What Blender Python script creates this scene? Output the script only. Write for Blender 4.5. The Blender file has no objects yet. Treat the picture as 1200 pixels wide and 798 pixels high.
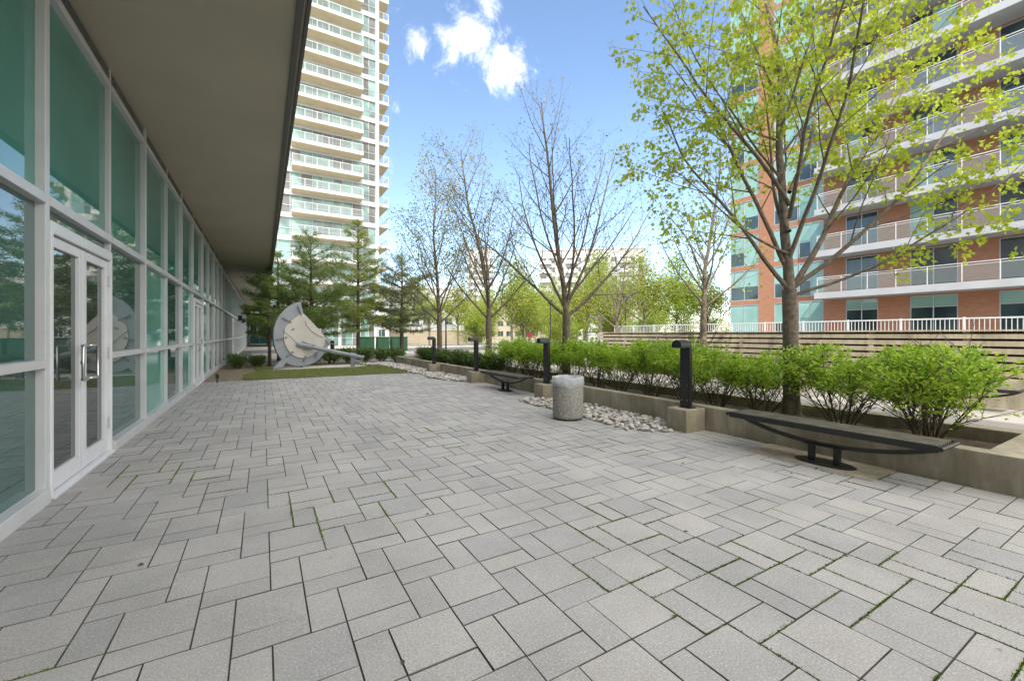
import bpy, bmesh, math, random
import numpy as np
from mathutils import Vector, Matrix, Quaternion
R = math.radians
C = bpy.context.scene.collection
random.seed(7)
V = Vector

# ------------------------------------------------------------------ helpers
class MB:
    """collects boxes, prisms, tubes and sheets that become ONE mesh"""
    def __init__(s): s.v, s.f, s.m = [], [], []
    def add(s, vs, fs, mi=0):
        o = len(s.v); s.v += [tuple(v) for v in vs]
        s.f += [tuple(i + o for i in f) for f in fs]; s.m += [mi] * len(fs)
    def box(s, x0, x1, y0, y1, z0, z1, mi=0, b=0.0):
        if b <= 0:
            vs = [(x, y, z) for z in (z0, z1) for y in (y0, y1) for x in (x0, x1)]
            s.add(vs, [(0,2,3,1),(4,5,7,6),(0,1,5,4),(2,6,7,3),(0,4,6,2),(1,3,7,5)], mi); return
        bm = bmesh.new(); bmesh.ops.create_cube(bm, size=1)
        bmesh.ops.scale(bm, vec=(x1-x0, y1-y0, z1-z0), verts=bm.verts)
        bmesh.ops.bevel(bm, geom=bm.edges[:], offset=b, segments=2, profile=.6, affect='EDGES')
        bmesh.ops.translate(bm, vec=((x0+x1)/2, (y0+y1)/2, (z0+z1)/2), verts=bm.verts)
        bm.verts.index_update()
        s.add([v.co for v in bm.verts], [[v.index for v in f.verts] for f in bm.faces], mi); bm.free()
    def tube(s, pts, rad, n=8, mi=0, caps=True, sq=1.0):
        pts = [V(p) for p in pts]; k = len(pts)
        if not hasattr(rad, '__len__'): rad = [rad] * k
        vs, fs = [], []
        t = (pts[1] - pts[0]).normalized()
        a = t.orthogonal().normalized()
        for i in range(k):
            tt = (pts[min(i+1, k-1)] - pts[max(i-1, 0)]).normalized()
            a = (a - tt * a.dot(tt)).normalized(); b = tt.cross(a)
            for j in range(n):
                an = 2 * math.pi * j / n
                vs.append(pts[i] + a * (math.cos(an) * rad[i]) + b * (math.sin(an) * rad[i] * sq))
        for i in range(k - 1):
            for j in range(n):
                fs.append((i*n+j, i*n+(j+1) % n, (i+1)*n+(j+1) % n, (i+1)*n+j))
        if caps: fs += [tuple(range(n))[::-1], tuple(range((k-1)*n, k*n))]
        s.add(vs, fs, mi)
    def lathe(s, prof, cx=0, cy=0, n=32, mi=0):
        vs, fs = [], []; k = len(prof)
        for r, z in prof:
            for j in range(n):
                a = 2 * math.pi * j / n; vs.append((cx + r * math.cos(a), cy + r * math.sin(a), z))
        for i in range(k - 1):
            for j in range(n):
                fs.append((i*n+j, i*n+(j+1) % n, (i+1)*n+(j+1) % n, (i+1)*n+j))
        fs += [tuple(range(n))[::-1], tuple(range((k-1)*n, k*n))]
        s.add(vs, fs, mi)
    def prism(s, poly, origin, e1, e2, nrm, t, mi=0):
        """polygon (a, b) in plane e1, e2, thickened by t along nrm"""
        origin, e1, e2, nrm = V(origin), V(e1), V(e2), V(nrm); n = len(poly)
        vs = [origin + e1*a + e2*b for a, b in poly] + [origin + e1*a + e2*b + nrm*t for a, b in poly]
        fs = [tuple(range(n)), tuple(range(2*n-1, n-1, -1))]
        fs += [(i, i+n, (i+1) % n + n, (i+1) % n) for i in range(n)]
        s.add(vs, fs, mi)
    def build(s, name, mats, parent=None, smooth=False, bevel=0, loc=None):
        me = bpy.data.meshes.new(name); me.from_pydata(s.v, [], s.f)
        mats = mats if isinstance(mats, (list, tuple)) else [mats]
        for m in mats: me.materials.append(m)
        if len(mats) > 1: me.polygons.foreach_set('material_index', s.m)
        bm = bmesh.new(); bm.from_mesh(me); bmesh.ops.recalc_face_normals(bm, faces=bm.faces); bm.to_mesh(me); bm.free()
        if smooth: me.shade_smooth()
        o = bpy.data.objects.new(name, me); C.objects.link(o); o.parent = parent
        if loc: o.location = loc
        if bevel:
            md = o.modifiers.new('bevel', 'BEVEL'); md.width = bevel; md.segments = 2; md.limit_method = 'ANGLE'
        if smooth and not bevel:
            pass
        return o

def fast_mesh(name, verts, faces, mat, parent=None):
    """verts (N,3), faces (F,k) of numpy arrays"""
    me = bpy.data.meshes.new(name); F, k = faces.shape
    me.vertices.add(len(verts)); me.vertices.foreach_set('co', verts.astype(np.float32).ravel())
    me.loops.add(F * k); me.loops.foreach_set('vertex_index', faces.astype(np.int32).ravel())
    me.polygons.add(F); me.polygons.foreach_set('loop_start', np.arange(0, F*k, k, dtype=np.int32))
    me.update(calc_edges=True); me.materials.append(mat)
    o = bpy.data.objects.new(name, me); C.objects.link(o); o.parent = parent
    return o

def tag(o, label=None, cat=None, group=None, kind=None):
    if label: o['label'] = label
    if cat: o['category'] = cat
    if group: o['group'] = group
    if kind: o['kind'] = kind
    return o
def thing(name, loc, label, cat, group=None, rz=0.0):
    o = bpy.data.objects.new(name, None); C.objects.link(o); o.location = loc; o.rotation_euler = (0, 0, rz)
    o.empty_display_size = .2
    return tag(o, label, cat, group)
def structure(o): o['kind'] = 'structure'; return o
def copy_tree(o, parent=None):
    c = o.copy(); C.objects.link(c); c.parent = parent
    for ch in [x for x in list(C.objects) if x.parent is o]: copy_tree(ch, c)
    return c
def dup(o, loc, label, rz=0.0, scale=None, group=None):
    c = copy_tree(o); c.location = loc; c.rotation_euler = (0, 0, rz); c['label'] = label
    if scale: c.scale = (scale,) * 3 if not hasattr(scale, '__len__') else scale
    if group: c['group'] = group
    return c

# ------------------------------------------------------------------ materials
def nodes(name):
    m = bpy.data.materials.new(name); m.use_nodes = True
    nt = m.node_tree; return m, nt, nt.nodes, nt.links, nt.nodes['Principled BSDF']
def mat(name, col, rough=.6, var=.12, scale=6., bump=0., bscale=40., metal=0., spec=.5, col2=None, island=0.):
    """plain surface with noise mottling, optional grain bump and tone per loose piece"""
    m, nt, N, L, b = nodes(name)
    b.inputs['Roughness'].default_value = rough; b.inputs['Metallic'].default_value = metal
    b.inputs['Specular IOR Level'].default_value = spec
    tc = N.new('ShaderNodeTexCoord'); nz = N.new('ShaderNodeTexNoise')
    nz.inputs['Scale'].default_value = scale; nz.inputs['Detail'].default_value = 6
    L.new(tc.outputs['Object'], nz.inputs['Vector'])
    rp = N.new('ShaderNodeValToRGB'); L.new(nz.outputs['Fac'], rp.inputs['Fac'])
    rp.color_ramp.elements[0].position = .32; rp.color_ramp.elements[1].position = .68
    c2 = col2 or tuple(min(1, c * (1 + var)) for c in col)
    c1 = tuple(c * (1 - var) for c in col) if not col2 else col
    rp.color_ramp.elements[0].color = (*c1, 1); rp.color_ramp.elements[1].color = (*c2, 1)
    out = rp.outputs['Color']
    if island:
        ge = N.new('ShaderNodeNewGeometry'); mr = N.new('ShaderNodeMapRange'); L.new(ge.outputs['Random Per Island'], mr.inputs['Value'])
        mr.inputs['To Min'].default_value = 1 - island; mr.inputs['To Max'].default_value = 1 + island
        mx = N.new('ShaderNodeVectorMath'); mx.operation = 'SCALE'
        L.new(out, mx.inputs[0]); L.new(mr.outputs['Result'], mx.inputs['Scale']); out = mx.outputs['Vector']
    L.new(out, b.inputs['Base Color'])
    if bump:
        n2 = N.new('ShaderNodeTexNoise'); n2.inputs['Scale'].default_value = bscale; n2.inputs['Detail'].default_value = 4
        L.new(tc.outputs['Object'], n2.inputs['Vector'])
        bp = N.new('ShaderNodeBump'); bp.inputs['Strength'].default_value = bump; bp.inputs['Distance'].default_value = .02
        L.new(n2.outputs['Fac'], bp.inputs['Height']); L.new(bp.outputs['Normal'], b.inputs['Normal'])
    return m

def leaf_mat(name, c1, c2, trans=.45, rough=.5):
    m, nt, N, L, b = nodes(name)
    ge = N.new('ShaderNodeNewGeometry'); rp = N.new('ShaderNodeValToRGB')
    rp.color_ramp.elements[0].color = (*c1, 1); rp.color_ramp.elements[1].color = (*c2, 1)
    L.new(ge.outputs['Random Per Island'], rp.inputs['Fac'])
    b.inputs['Roughness'].default_value = rough; b.inputs['Specular IOR Level'].default_value = .25
    L.new(rp.outputs['Color'], b.inputs['Base Color'])
    tr = N.new('ShaderNodeBsdfTranslucent'); L.new(rp.outputs['Color'], tr.inputs['Color'])
    mx = N.new('ShaderNodeMixShader'); mx.inputs['Fac'].default_value = trans
    L.new(b.outputs[0], mx.inputs[1]); L.new(tr.outputs[0], mx.inputs[2])
    L.new(mx.outputs[0], N['Material Output'].inputs['Surface'])
    return m

def glass_mat(name, col, ior=1.6, wave=.0, rough=.015, var=.1):
    """tinted window pane: coloured body under a clear reflecting face"""
    m, nt, N, L, b = nodes(name)
    tc = N.new('ShaderNodeTexCoord'); nz = N.new('ShaderNodeTexNoise'); nz.inputs['Scale'].default_value = .6
    L.new(tc.outputs['Object'], nz.inputs['Vector'])
    rp = N.new('ShaderNodeValToRGB'); L.new(nz.outputs['Fac'], rp.inputs['Fac'])
    rp.color_ramp.elements[0].position = .35; rp.color_ramp.elements[1].position = .65
    rp.color_ramp.elements[0].color = (*[c*(1-var) for c in col], 1); rp.color_ramp.elements[1].color = (*[c*(1+var) for c in col], 1)
    L.new(rp.outputs['Color'], b.inputs['Base Color'])
    b.inputs['Roughness'].default_value = rough; b.inputs['IOR'].default_value = ior
    if wave:
        n2 = N.new('ShaderNodeTexNoise'); n2.inputs['Scale'].default_value = 1.6; n2.inputs['Detail'].default_value = 1
        L.new(tc.outputs['Object'], n2.inputs['Vector'])
        bp = N.new('ShaderNodeBump'); bp.inputs['Strength'].default_value = wave; bp.inputs['Distance'].default_value = .02
        L.new(n2.outputs['Fac'], bp.inputs['Height']); L.new(bp.outputs['Normal'], b.inputs['Normal'])
    return m

def see_glass(name, tint=(.85, .93, .9), fac=.22):
    """clear balustrade glass: mostly see-through, part greyish reflecting film"""
    m, nt, N, L, b = nodes(name)
    b.inputs['Base Color'].default_value = (.55, .6, .6, 1); b.inputs['Roughness'].default_value = .05
    tr = N.new('ShaderNodeBsdfTransparent'); tr.inputs['Color'].default_value = (*tint, 1)
    mx = N.new('ShaderNodeMixShader'); mx.inputs['Fac'].default_value = fac
    L.new(tr.outputs[0], mx.inputs[1]); L.new(b.outputs[0], mx.inputs[2])
    L.new(mx.outputs[0], N['Material Output'].inputs['Surface'])
    return m

def brick_mat(name, axis_yz=True):
    m, nt, N, L, b = nodes(name)
    tc = N.new('ShaderNodeTexCoord'); sp = N.new('ShaderNodeSeparateXYZ'); cb = N.new('ShaderNodeCombineXYZ')
    L.new(tc.outputs['Object'], sp.inputs[0])
    L.new(sp.outputs['Y'], cb.inputs['X']); L.new(sp.outputs['Z'], cb.inputs['Y'])
    br = N.new('ShaderNodeTexBrick'); L.new(cb.outputs[0], br.inputs['Vector'])
    br.inputs['Scale'].default_value = 1; br.inputs['Brick Width'].default_value = .25; br.inputs['Row Height'].default_value = .085
    br.inputs['Mortar Size'].default_value = .007; br.inputs['Bias'].default_value = 0
    br.inputs['Color1'].default_value = (.37, .165, .09, 1); br.inputs['Color2'].default_value = (.30, .13, .07, 1)
    br.inputs['Mortar'].default_value = (.27, .185, .13, 1)
    L.new(br.outputs['Color'], b.inputs['Base Color']); b.inputs['Roughness'].default_value = .85
    return m

def paver_mat():
    m, nt, N, L, b = nodes('paver_concrete')
    tc = N.new('ShaderNodeTexCoord')
    ge = N.new('ShaderNodeNewGeometry')
    base = N.new('ShaderNodeValToRGB'); L.new(ge.outputs['Random Per Island'], base.inputs['Fac'])
    e = base.color_ramp.elements
    e[0].color = (.325, .320, .313, 1); e[1].color = (.39, .375, .352, 1)
    k = base.color_ramp.elements.new(.5); k.color = (.358, .347, .329, 1)
    # blotchy weathering
    n1 = N.new('ShaderNodeTexNoise'); n1.inputs['Scale'].default_value = 1.1; n1.inputs['Detail'].default_value = 8; n1.inputs['Roughness'].default_value = .65
    L.new(tc.outputs['Object'], n1.inputs['Vector'])
    r1 = N.new('ShaderNodeMapRange'); r1.inputs['From Min'].default_value = .3; r1.inputs['From Max'].default_value = .7
    r1.inputs['To Min'].default_value = .82; r1.inputs['To Max'].default_value = 1.12; L.new(n1.outputs['Fac'], r1.inputs['Value'])
    s1 = N.new('ShaderNodeVectorMath'); s1.operation = 'SCALE'; L.new(base.outputs['Color'], s1.inputs[0]); L.new(r1.outputs['Result'], s1.inputs['Scale'])
    n3 = N.new('ShaderNodeTexNoise'); n3.inputs['Scale'].default_value = 95; n3.inputs['Detail'].default_value = 3
    L.new(tc.outputs['Object'], n3.inputs['Vector'])
    r3 = N.new('ShaderNodeMapRange'); r3.inputs['From Min'].default_value = .3; r3.inputs['From Max'].default_value = .7
    r3.inputs['To Min'].default_value = .8; r3.inputs['To Max'].default_value = 1.18; L.new(n3.outputs['Fac'], r3.inputs['Value'])
    s3 = N.new('ShaderNodeVectorMath'); s3.operation = 'SCALE'; L.new(s1.outputs['Vector'], s3.inputs[0]); L.new(r3.outputs['Result'], s3.inputs['Scale'])
    # white aggregate specks
    vo = N.new('ShaderNodeTexVoronoi'); vo.inputs['Scale'].default_value = 105; L.new(tc.outputs['Object'], vo.inputs['Vector'])
    lt = N.new('ShaderNodeMath'); lt.operation = 'LESS_THAN'; lt.inputs[1].default_value = .19; L.new(vo.outputs['Distance'], lt.inputs[0])
    sc = N.new('ShaderNodeSeparateColor'); L.new(vo.outputs['Color'], sc.inputs[0])
    gt = N.new('ShaderNodeMath'); gt.operation = 'GREATER_THAN'; gt.inputs[1].default_value = .62; L.new(sc.outputs[0], gt.inputs[0])
    mu = N.new('ShaderNodeMath'); mu.operation = 'MULTIPLY'; L.new(lt.outputs[0], mu.inputs[0]); L.new(gt.outputs[0], mu.inputs[1])
    mu2 = N.new('ShaderNodeMath'); mu2.operation = 'MULTIPLY'; mu2.inputs[1].default_value = .9; L.new(mu.outputs[0], mu2.inputs[0])
    mx = N.new('ShaderNodeMix'); mx.data_type = 'RGBA'; L.new(mu2.outputs[0], mx.inputs[0]); L.new(s3.outputs['Vector'], mx.inputs[6]); mx.inputs[7].default_value = (.72, .72, .70, 1)
    # sparse dark gum spots
    v2 = N.new('ShaderNodeTexVoronoi'); v2.inputs['Scale'].default_value = 1.9; L.new(tc.outputs['Object'], v2.inputs['Vector'])
    l2 = N.new('ShaderNodeMath'); l2.operation = 'LESS_THAN'; l2.inputs[1].default_value = .035; L.new(v2.outputs['Distance'], l2.inputs[0])
    m2 = N.new('ShaderNodeMath'); m2.operation = 'MULTIPLY'; m2.inputs[1].default_value = .45; L.new(l2.outputs[0], m2.inputs[0])
    mx2 = N.new('ShaderNodeMix'); mx2.data_type = 'RGBA'; L.new(m2.outputs[0], mx2.inputs[0]); L.new(mx.outputs[2], mx2.inputs[6]); mx2.inputs[7].default_value = (.09, .09, .09, 1)
    L.new(mx2.outputs[2], b.inputs['Base Color']); b.inputs['Roughness'].default_value = .78
    b.inputs['Specular IOR Level'].default_value = .35
    bp = N.new('ShaderNodeBump'); bp.inputs['Strength'].default_value = .25; bp.inputs['Distance'].default_value = .004
    L.new(n3.outputs['Fac'], bp.inputs['Height']); L.new(bp.outputs['Normal'], b.inputs['Normal'])
    return m

def joint_mat():
    m, nt, N, L, b = nodes('joint_sand')
    tc = N.new('ShaderNodeTexCoord'); n1 = N.new('ShaderNodeTexNoise'); n1.inputs['Scale'].default_value = .9; n1.inputs['Detail'].default_value = 5
    L.new(tc.outputs['Object'], n1.inputs['Vector'])
    rp = N.new('ShaderNodeValToRGB'); L.new(n1.outputs['Fac'], rp.inputs['Fac'])
    rp.color_ramp.elements[0].position = .52; rp.color_ramp.elements[0].color = (.06, .058, .05, 1)
    rp.color_ramp.elements[1].position = .60; rp.color_ramp.elements[1].color = (.13, .20, .03, 1)
    L.new(rp.outputs['Color'], b.inputs['Base Color']); b.inputs['Roughness'].default_value = 1
    return m

M = dict(
    dirt_edge=mat('dirty_paver_edge', (.075, .07, .058), 1., .35, 3., col2=(.15, .14, .12)),
    paver=paver_mat(), joint=joint_mat(),
    alu=mat('white_aluminium', (.50, .505, .51), .35, .05, 3, metal=0., spec=.6),
    alu_door=mat('white_door_paint', (.62, .63, .645), .35, .04, 3),
    alu2=mat('grey_aluminium', (.42, .44, .46), .35, .06, 3, metal=.3),
    steel=mat('brushed_steel', (.6, .6, .6), .28, .05, 10, metal=1.),
    soffit=mat('soffit_paint', (.42, .375, .295), .85, .06, .7),
    fascia=mat('dark_fascia', (.10, .10, .095), .6, .1, 2),
    louvre=mat('louvre', (.16, .165, .165), .5, .1, 4),
    spandrel=glass_mat('teal_spandrel_glass', (.06, .21, .175), 1.55, .02),
    spandrel2=glass_mat('pale_teal_glass', (.13, .34, .29), 1.55, .03),
    vision=glass_mat('dark_vision_glass', (.04, .10, .09), 1.9, .03),
    doorglass=glass_mat('door_glass', (.03, .042, .04), 1.8, .02),
    towerglass=glass_mat('tower_glass', (.16, .26, .25), 1.6, .03, var=.4),
    darkglass=glass_mat('apartment_glass', (.03, .05, .055), 1.7, .03, var=.4),
    tealglass=glass_mat('teal_apartment_glass', (.22, .38, .35), 1.5, .02),
    blind=mat('window_blind', (.17, .17, .165), .8, .1, 3),
    white=mat('white_painted_concrete', (.52, .525, .53), .6, .06, .8),
    tan=mat('beige_soffit', (.62, .50, .34), .8, .06, .8),
    rail_white=mat('white_rail_paint', (.52, .53, .53), .45, .04, 5),
    rail_glass=see_glass('balustrade_glass', (.80, .86, .85), .16),
    brick=brick_mat('red_brick'),
    conc=mat('planter_concrete', (.24, .21, .14), .9, .16, 1.6, .35, 60, col2=(.43, .385, .29)),
    conc_light=mat('pale_concrete', (.50, .48, .43), .9, .10, 1.2, .2, 60),
    blackpaint=mat('black_powder_coat', (.013, .0145, .017), .42, .2, 8, .05, 200),
    blacksteel=mat('black_steel', (.02, .02, .021), .38, .2, 8),
    benchwood=mat('weathered_slat', (.11, .10, .075), .75, .3, 7, .3, 60, island=.12),
    aggregate=None, bag=None,
    soil=mat('planter_soil', (.045, .032, .02), 1., .4, 9, .8, 25, col2=(.09, .065, .04)),
    wood=mat('weathered_fence_board', (.34, .285, .20), .8, .2, 2.2, .2, 30, col2=(.44, .385, .29), island=.12),
    path=mat('path_concrete', (.29, .27, .24), .9, .1, .8, .15, 40),
    asphalt=mat('asphalt', (.10, .10, .105), .9, .15, 1.5, .2, 60),
    ground=mat('far_ground', (.20, .20, .14), 1., .25, .12, col2=(.26, .26, .17)),
    lawn=mat('lawn_soil', (.10, .12, .035), 1., .4, 1.2, .4, 40, col2=(.19, .17, .08)),
    dirt=mat('bare_earth', (.19, .155, .10), 1., .3, 4, .4, 40),
    bark=mat('grey_brown_bark', (.155, .125, .095), .95, .35, 14, .7, 30),
    darkbark=mat('dark_twig_bark', (.085, .065, .055), .95, .3, 14, .4, 30),
    pinebark=mat('conifer_bark', (.10, .075, .055), 1., .3, 12, .6, 30),
    stem=mat('shrub_stem', (.12, .09, .06), .9, .3, 20),
    sculpt=mat('grey_steel_paint', (.22, .24, .262), .5, .1, 1.5),
    sculpt_d=mat('dark_steel_paint', (.16, .18, .20), .5, .15, 2),
    cream=mat('cream_disc_plate', (.42, .40, .36), .65, .08, 2),
    cabinet=mat('green_cabinet_paint', (.01, .055, .022), .5, .15, 2),
    graybuild=mat('grey_tower_cladding', (.42, .43, .45), .8, .08, .3),
    slab=mat('grey_slab_paint', (.34, .35, .36), .7, .08, .8),
    whitebuild=mat('white_cladding', (.44, .44, .44), .8, .08, .2),
    beige=mat('beige_wall', (.34, .29, .22), .85, .1, .5),
    red=mat('red_sign', (.55, .08, .10), .5, .05, 4),
    leaf_lime=leaf_mat('fresh_maple_leaf', (.29, .39, .028), (.53, .60, .06), .55),
    leaf_olive=leaf_mat('small_spring_leaf', (.20, .22, .04), (.32, .30, .06), .4),
    leaf_green=leaf_mat('mid_spring_leaf', (.20, .30, .035), (.34, .42, .06), .45),
    leaf_yellow=leaf_mat('far_yellow_green_leaf', (.22, .28, .04), (.38, .42, .08), .45),
    leaf_bush=leaf_mat('bright_shrub_leaf', (.21, .41, .03), (.55, .70, .085), .52),
    leaf_yew=leaf_mat('dark_yew_leaf', (.04, .09, .02), (.15, .25, .04), .25),
    needle=leaf_mat('pine_needle', (.11, .18, .05), (.30, .38, .11), .4),
    needle_dark=leaf_mat('grey_green_needle', (.075, .11, .045), (.20, .24, .10), .3),
    needle2=leaf_mat('fresh_needle', (.18, .24, .05), (.40, .44, .10), .4),
    moss=leaf_mat('moss_tuft', (.07, .14, .012), (.19, .28, .025), .2),
    grass=leaf_mat('grass_blade', (.14, .18, .045), (.27, .30, .09), .35),
)
def streak(m):
    nt = m.node_tree; N, L = nt.nodes, nt.links; b = N['Principled BSDF']; src = b.inputs['Base Color'].links[0].from_socket
    tc = N.new('ShaderNodeTexCoord'); mp_ = N.new('ShaderNodeMapping'); mp_.inputs['Scale'].default_value = (5, 5, .9); L.new(tc.outputs['Object'], mp_.inputs['Vector'])
    nz = N.new('ShaderNodeTexNoise'); nz.inputs['Scale'].default_value = 1.6; nz.inputs['Detail'].default_value = 8; nz.inputs['Roughness'].default_value = .7; L.new(mp_.outputs[0], nz.inputs['Vector'])
    mr = N.new('ShaderNodeMapRange'); mr.inputs['From Min'].default_value = .35; mr.inputs['From Max'].default_value = .65; mr.inputs['To Min'].default_value = .72; mr.inputs['To Max'].default_value = 1.12; L.new(nz.outputs['Fac'], mr.inputs['Value'])
    v = N.new('ShaderNodeVectorMath'); v.operation = 'SCALE'; L.new(src, v.inputs[0]); L.new(mr.outputs['Result'], v.inputs['Scale']); L.new(v.outputs['Vector'], b.inputs['Base Color'])
streak(M['conc']); streak(M['wood'])
def aggregate_mat():
    m, nt, N, L, b = nodes('exposed_aggregate')
    tc = N.new('ShaderNodeTexCoord'); vo = N.new('ShaderNodeTexVoronoi'); vo.inputs['Scale'].default_value = 105
    L.new(tc.outputs['Object'], vo.inputs['Vector'])
    sc = N.new('ShaderNodeSeparateColor'); L.new(vo.outputs['Color'], sc.inputs[0])
    rp = N.new('ShaderNodeValToRGB'); L.new(sc.outputs[0], rp.inputs['Fac'])
    e = rp.color_ramp.elements; e[0].color = (.13, .125, .11, 1); e[1].color = (.44, .425, .385, 1)
    k = e.new(.45); k.color = (.26, .247, .215, 1)
    L.new(rp.outputs['Color'], b.inputs['Base Color']); b.inputs['Roughness'].default_value = .85
    bp = N.new('ShaderNodeBump'); bp.inputs['Strength'].default_value = .6; bp.inputs['Distance'].default_value = .006
    L.new(vo.outputs['Distance'], bp.inputs['Height']); bp.invert = True; L.new(bp.outputs['Normal'], b.inputs['Normal'])
    return m
def bag_mat():
    m, nt, N, L, b = nodes('clear_plastic_bag')
    b.inputs['Base Color'].default_value = (.75, .77, .78, 1); b.inputs['Roughness'].default_value = .25
    tr = N.new('ShaderNodeBsdfTransparent'); tl = N.new('ShaderNodeBsdfTranslucent'); tl.inputs['Color'].default_value = (.8, .82, .83, 1)
    m1 = N.new('ShaderNodeMixShader'); m1.inputs['Fac'].default_value = .4; L.new(b.outputs[0], m1.inputs[1]); L.new(tl.outputs[0], m1.inputs[2])
    tc = N.new('ShaderNodeTexCoord'); nz = N.new('ShaderNodeTexNoise'); nz.inputs['Scale'].default_value = 9; L.new(tc.outputs['Object'], nz.inputs['Vector'])
    mr = N.new('ShaderNodeMapRange'); mr.inputs['From Min'].default_value = .35; mr.inputs['From Max'].default_value = .65
    mr.inputs['To Min'].default_value = .5; mr.inputs['To Max'].default_value = .78; L.new(nz.outputs['Fac'], mr.inputs['Value'])
    m2 = N.new('ShaderNodeMixShader'); L.new(mr.outputs['Result'], m2.inputs['Fac']); L.new(tr.outputs[0], m2.inputs[1]); L.new(m1.outputs[0], m2.inputs[2])
    L.new(m2.outputs[0], N['Material Output'].inputs['Surface'])
    return m
def stone_mat():
    m, nt, N, L, b = nodes('river_stone')
    oi = N.new('ShaderNodeObjectInfo'); ge = N.new('ShaderNodeNewGeometry'); ad = N.new('ShaderNodeMath'); ad.operation = 'ADD'
    L.new(oi.outputs['Random'], ad.inputs[0]); L.new(ge.outputs['Random Per Island'], ad.inputs[1])
    fr = N.new('ShaderNodeMath'); fr.operation = 'FRACT'; L.new(ad.outputs[0], fr.inputs[0])
    rp = N.new('ShaderNodeValToRGB'); L.new(fr.outputs[0], rp.inputs['Fac']); e = rp.color_ramp.elements
    e[0].color = (.20, .19, .175, 1); e[1].color = (.62, .59, .54, 1)
    for p, c in ((.25, (.42, .40, .36)), (.5, (.50, .46, .40)), (.62, (.33, .24, .19)), (.7, (.40, .39, .38))):
        k = e.new(p); k.color = (*c, 1)
    tc = N.new('ShaderNodeTexCoord'); nz = N.new('ShaderNodeTexNoise'); nz.inputs['Scale'].default_value = 18; nz.inputs['Detail'].default_value = 5
    L.new(tc.outputs['Object'], nz.inputs['Vector'])
    mr = N.new('ShaderNodeMapRange'); mr.inputs['To Min'].default_value = .7; mr.inputs['To Max'].default_value = 1.3; L.new(nz.outputs['Fac'], mr.inputs['Value'])
    s1 = N.new('ShaderNodeVectorMath'); s1.operation = 'SCALE'; L.new(rp.outputs['Color'], s1.inputs[0]); L.new(mr.outputs['Result'], s1.inputs['Scale'])
    L.new(s1.outputs['Vector'], b.inputs['Base Color']); b.inputs['Roughness'].default_value = .7
    return m
M['aggregate'], M['bag'], M['stone'] = aggregate_mat(), bag_mat(), stone_mat()

# ------------------------------------------------------------------ setting: ground sheets
def sheet(name, x0, x1, y0, y1, z, m):
    b = MB(); b.add([(x0,y0,z),(x1,y0,z),(x1,y1,z),(x0,y1,z)], [(0,1,2,3)]); return structure(b.build(name, m))
sheet('ground', -900, 900, -900, 900, -.05, M['ground'])
sheet('paving_bed', -1.75, 6.05, -6, 16.3, -.008, M['joint'])
pv = MB(); U = .17; G = .0016
X0, Y0 = .89 - U, 2.175     # lattice origin: left-bottom of the medium stone
prng = random.Random(3); moss_edges = []
for a in range(-60, 61):
    for bb in range(-60, 61):
        ox, oy = -2*a + bb, -2*a - 3*bb
        for (x0, y0, x1, y1) in ((0,0,1,2), (1,0,3,2), (1,-1,3,0)):
            xa, xb = X0 + (ox+x0)*U, X0 + (ox+x1)*U; ya, yb = Y0 + (oy+y0)*U, Y0 + (oy+y1)*U
            xa, xb = max(xa, -1.73), min(xb, 6.0); ya, yb = max(ya, -5.8), min(yb, 16.3)
            if xb - xa < .03 or yb - ya < .03: continue
            if ya < -1 and xa > 1: continue
            g = G + prng.random()*.0012; dz = prng.gauss(0, .0008); tx, ty = prng.gauss(0, .0008), prng.gauss(0, .0008)
            for (ex, ey, fx, fy) in ((xa, ya, xb, ya), (xa, ya, xa, yb)):
                h_ = math.sin(ex*1.9+.6)*math.sin(ey*1.7+1.1) + .35*math.sin(ex*5.1+ey*3.3) + (.85 if (1.7 < ex < 3.8 and ey < 1.9) else 0) + (.35 if .2 < ex < .75 and ey < 3.6 else 0)
                if ey < 6.5 and h_ + prng.gauss(0, .28) > .68: moss_edges.append((ex, ey, fx, fy))
            xa += g; xb -= g; ya += g; yb -= g; c = .0022
            z1, z2 = dz, dz - .003
            P = [(xa+c,ya+c,z1-tx-ty),(xb-c,ya+c,z1+tx-ty),(xb-c,yb-c,z1+tx+ty),(xa+c,yb-c,z1-tx+ty),
                 (xa,ya,z2-tx-ty),(xb,ya,z2+tx-ty),(xb,yb,z2+tx+ty),(xa,yb,z2-tx+ty),
                 (xa,ya,-.04),(xb,ya,-.04),(xb,yb,-.04),(xa,yb,-.04)]
            pv.add(P, [(0,1,2,3)], 0); pv.f += [tuple(i+len(pv.v)-12 for i in q) for q in [(4,5,1,0),(5,6,2,1),(6,7,3,2),(7,4,0,3),(8,9,5,4),(9,10,6,5),(10,11,7,6),(11,8,4,7)]]; pv.m += [1]*8
structure(pv.build('plaza_paving', [M['paver'], M['dirt_edge']]))
mp = []
for (xa, ya, xb, yb) in moss_edges:
    L_ = math.hypot(xb-xa, yb-ya)
    for _ in range(int(L_*prng.choice((300, 900, 1500)))):
        t = prng.random(); mp.append((xa+(xb-xa)*t+prng.gauss(0, .0042), ya+(yb-ya)*t+prng.gauss(0, .0042)))
sheet('bench_pad', 5.36, 6.0, 1.85, 3.2, .006, M['conc'])
sheet('path', 7.9, 13.0, -8, 38, 0., M['path'])
sheet('road', -60, 160, 39, 47, 0., M['asphalt'])
sheet('far_pavement', -60, 160, 47.15, 56.9, .1, M['path'])
structure((lambda b: (b.box(-60, 160, 47, 47.15, -.02, .12), b.build('kerb', M['conc_light']))[1])(MB()))
sheet('planting_strip', -1.75, 5.0, 16.3, 24.6, -.012, M['dirt'])
sheet('side_path', -1.75, 7.9, 24.6, 38.9, -.004, M['path'])
b = MB(); b.box(13.2, 60, -12, 24, -.04, 1.05); structure(b.build('terrace', M['path']))
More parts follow.
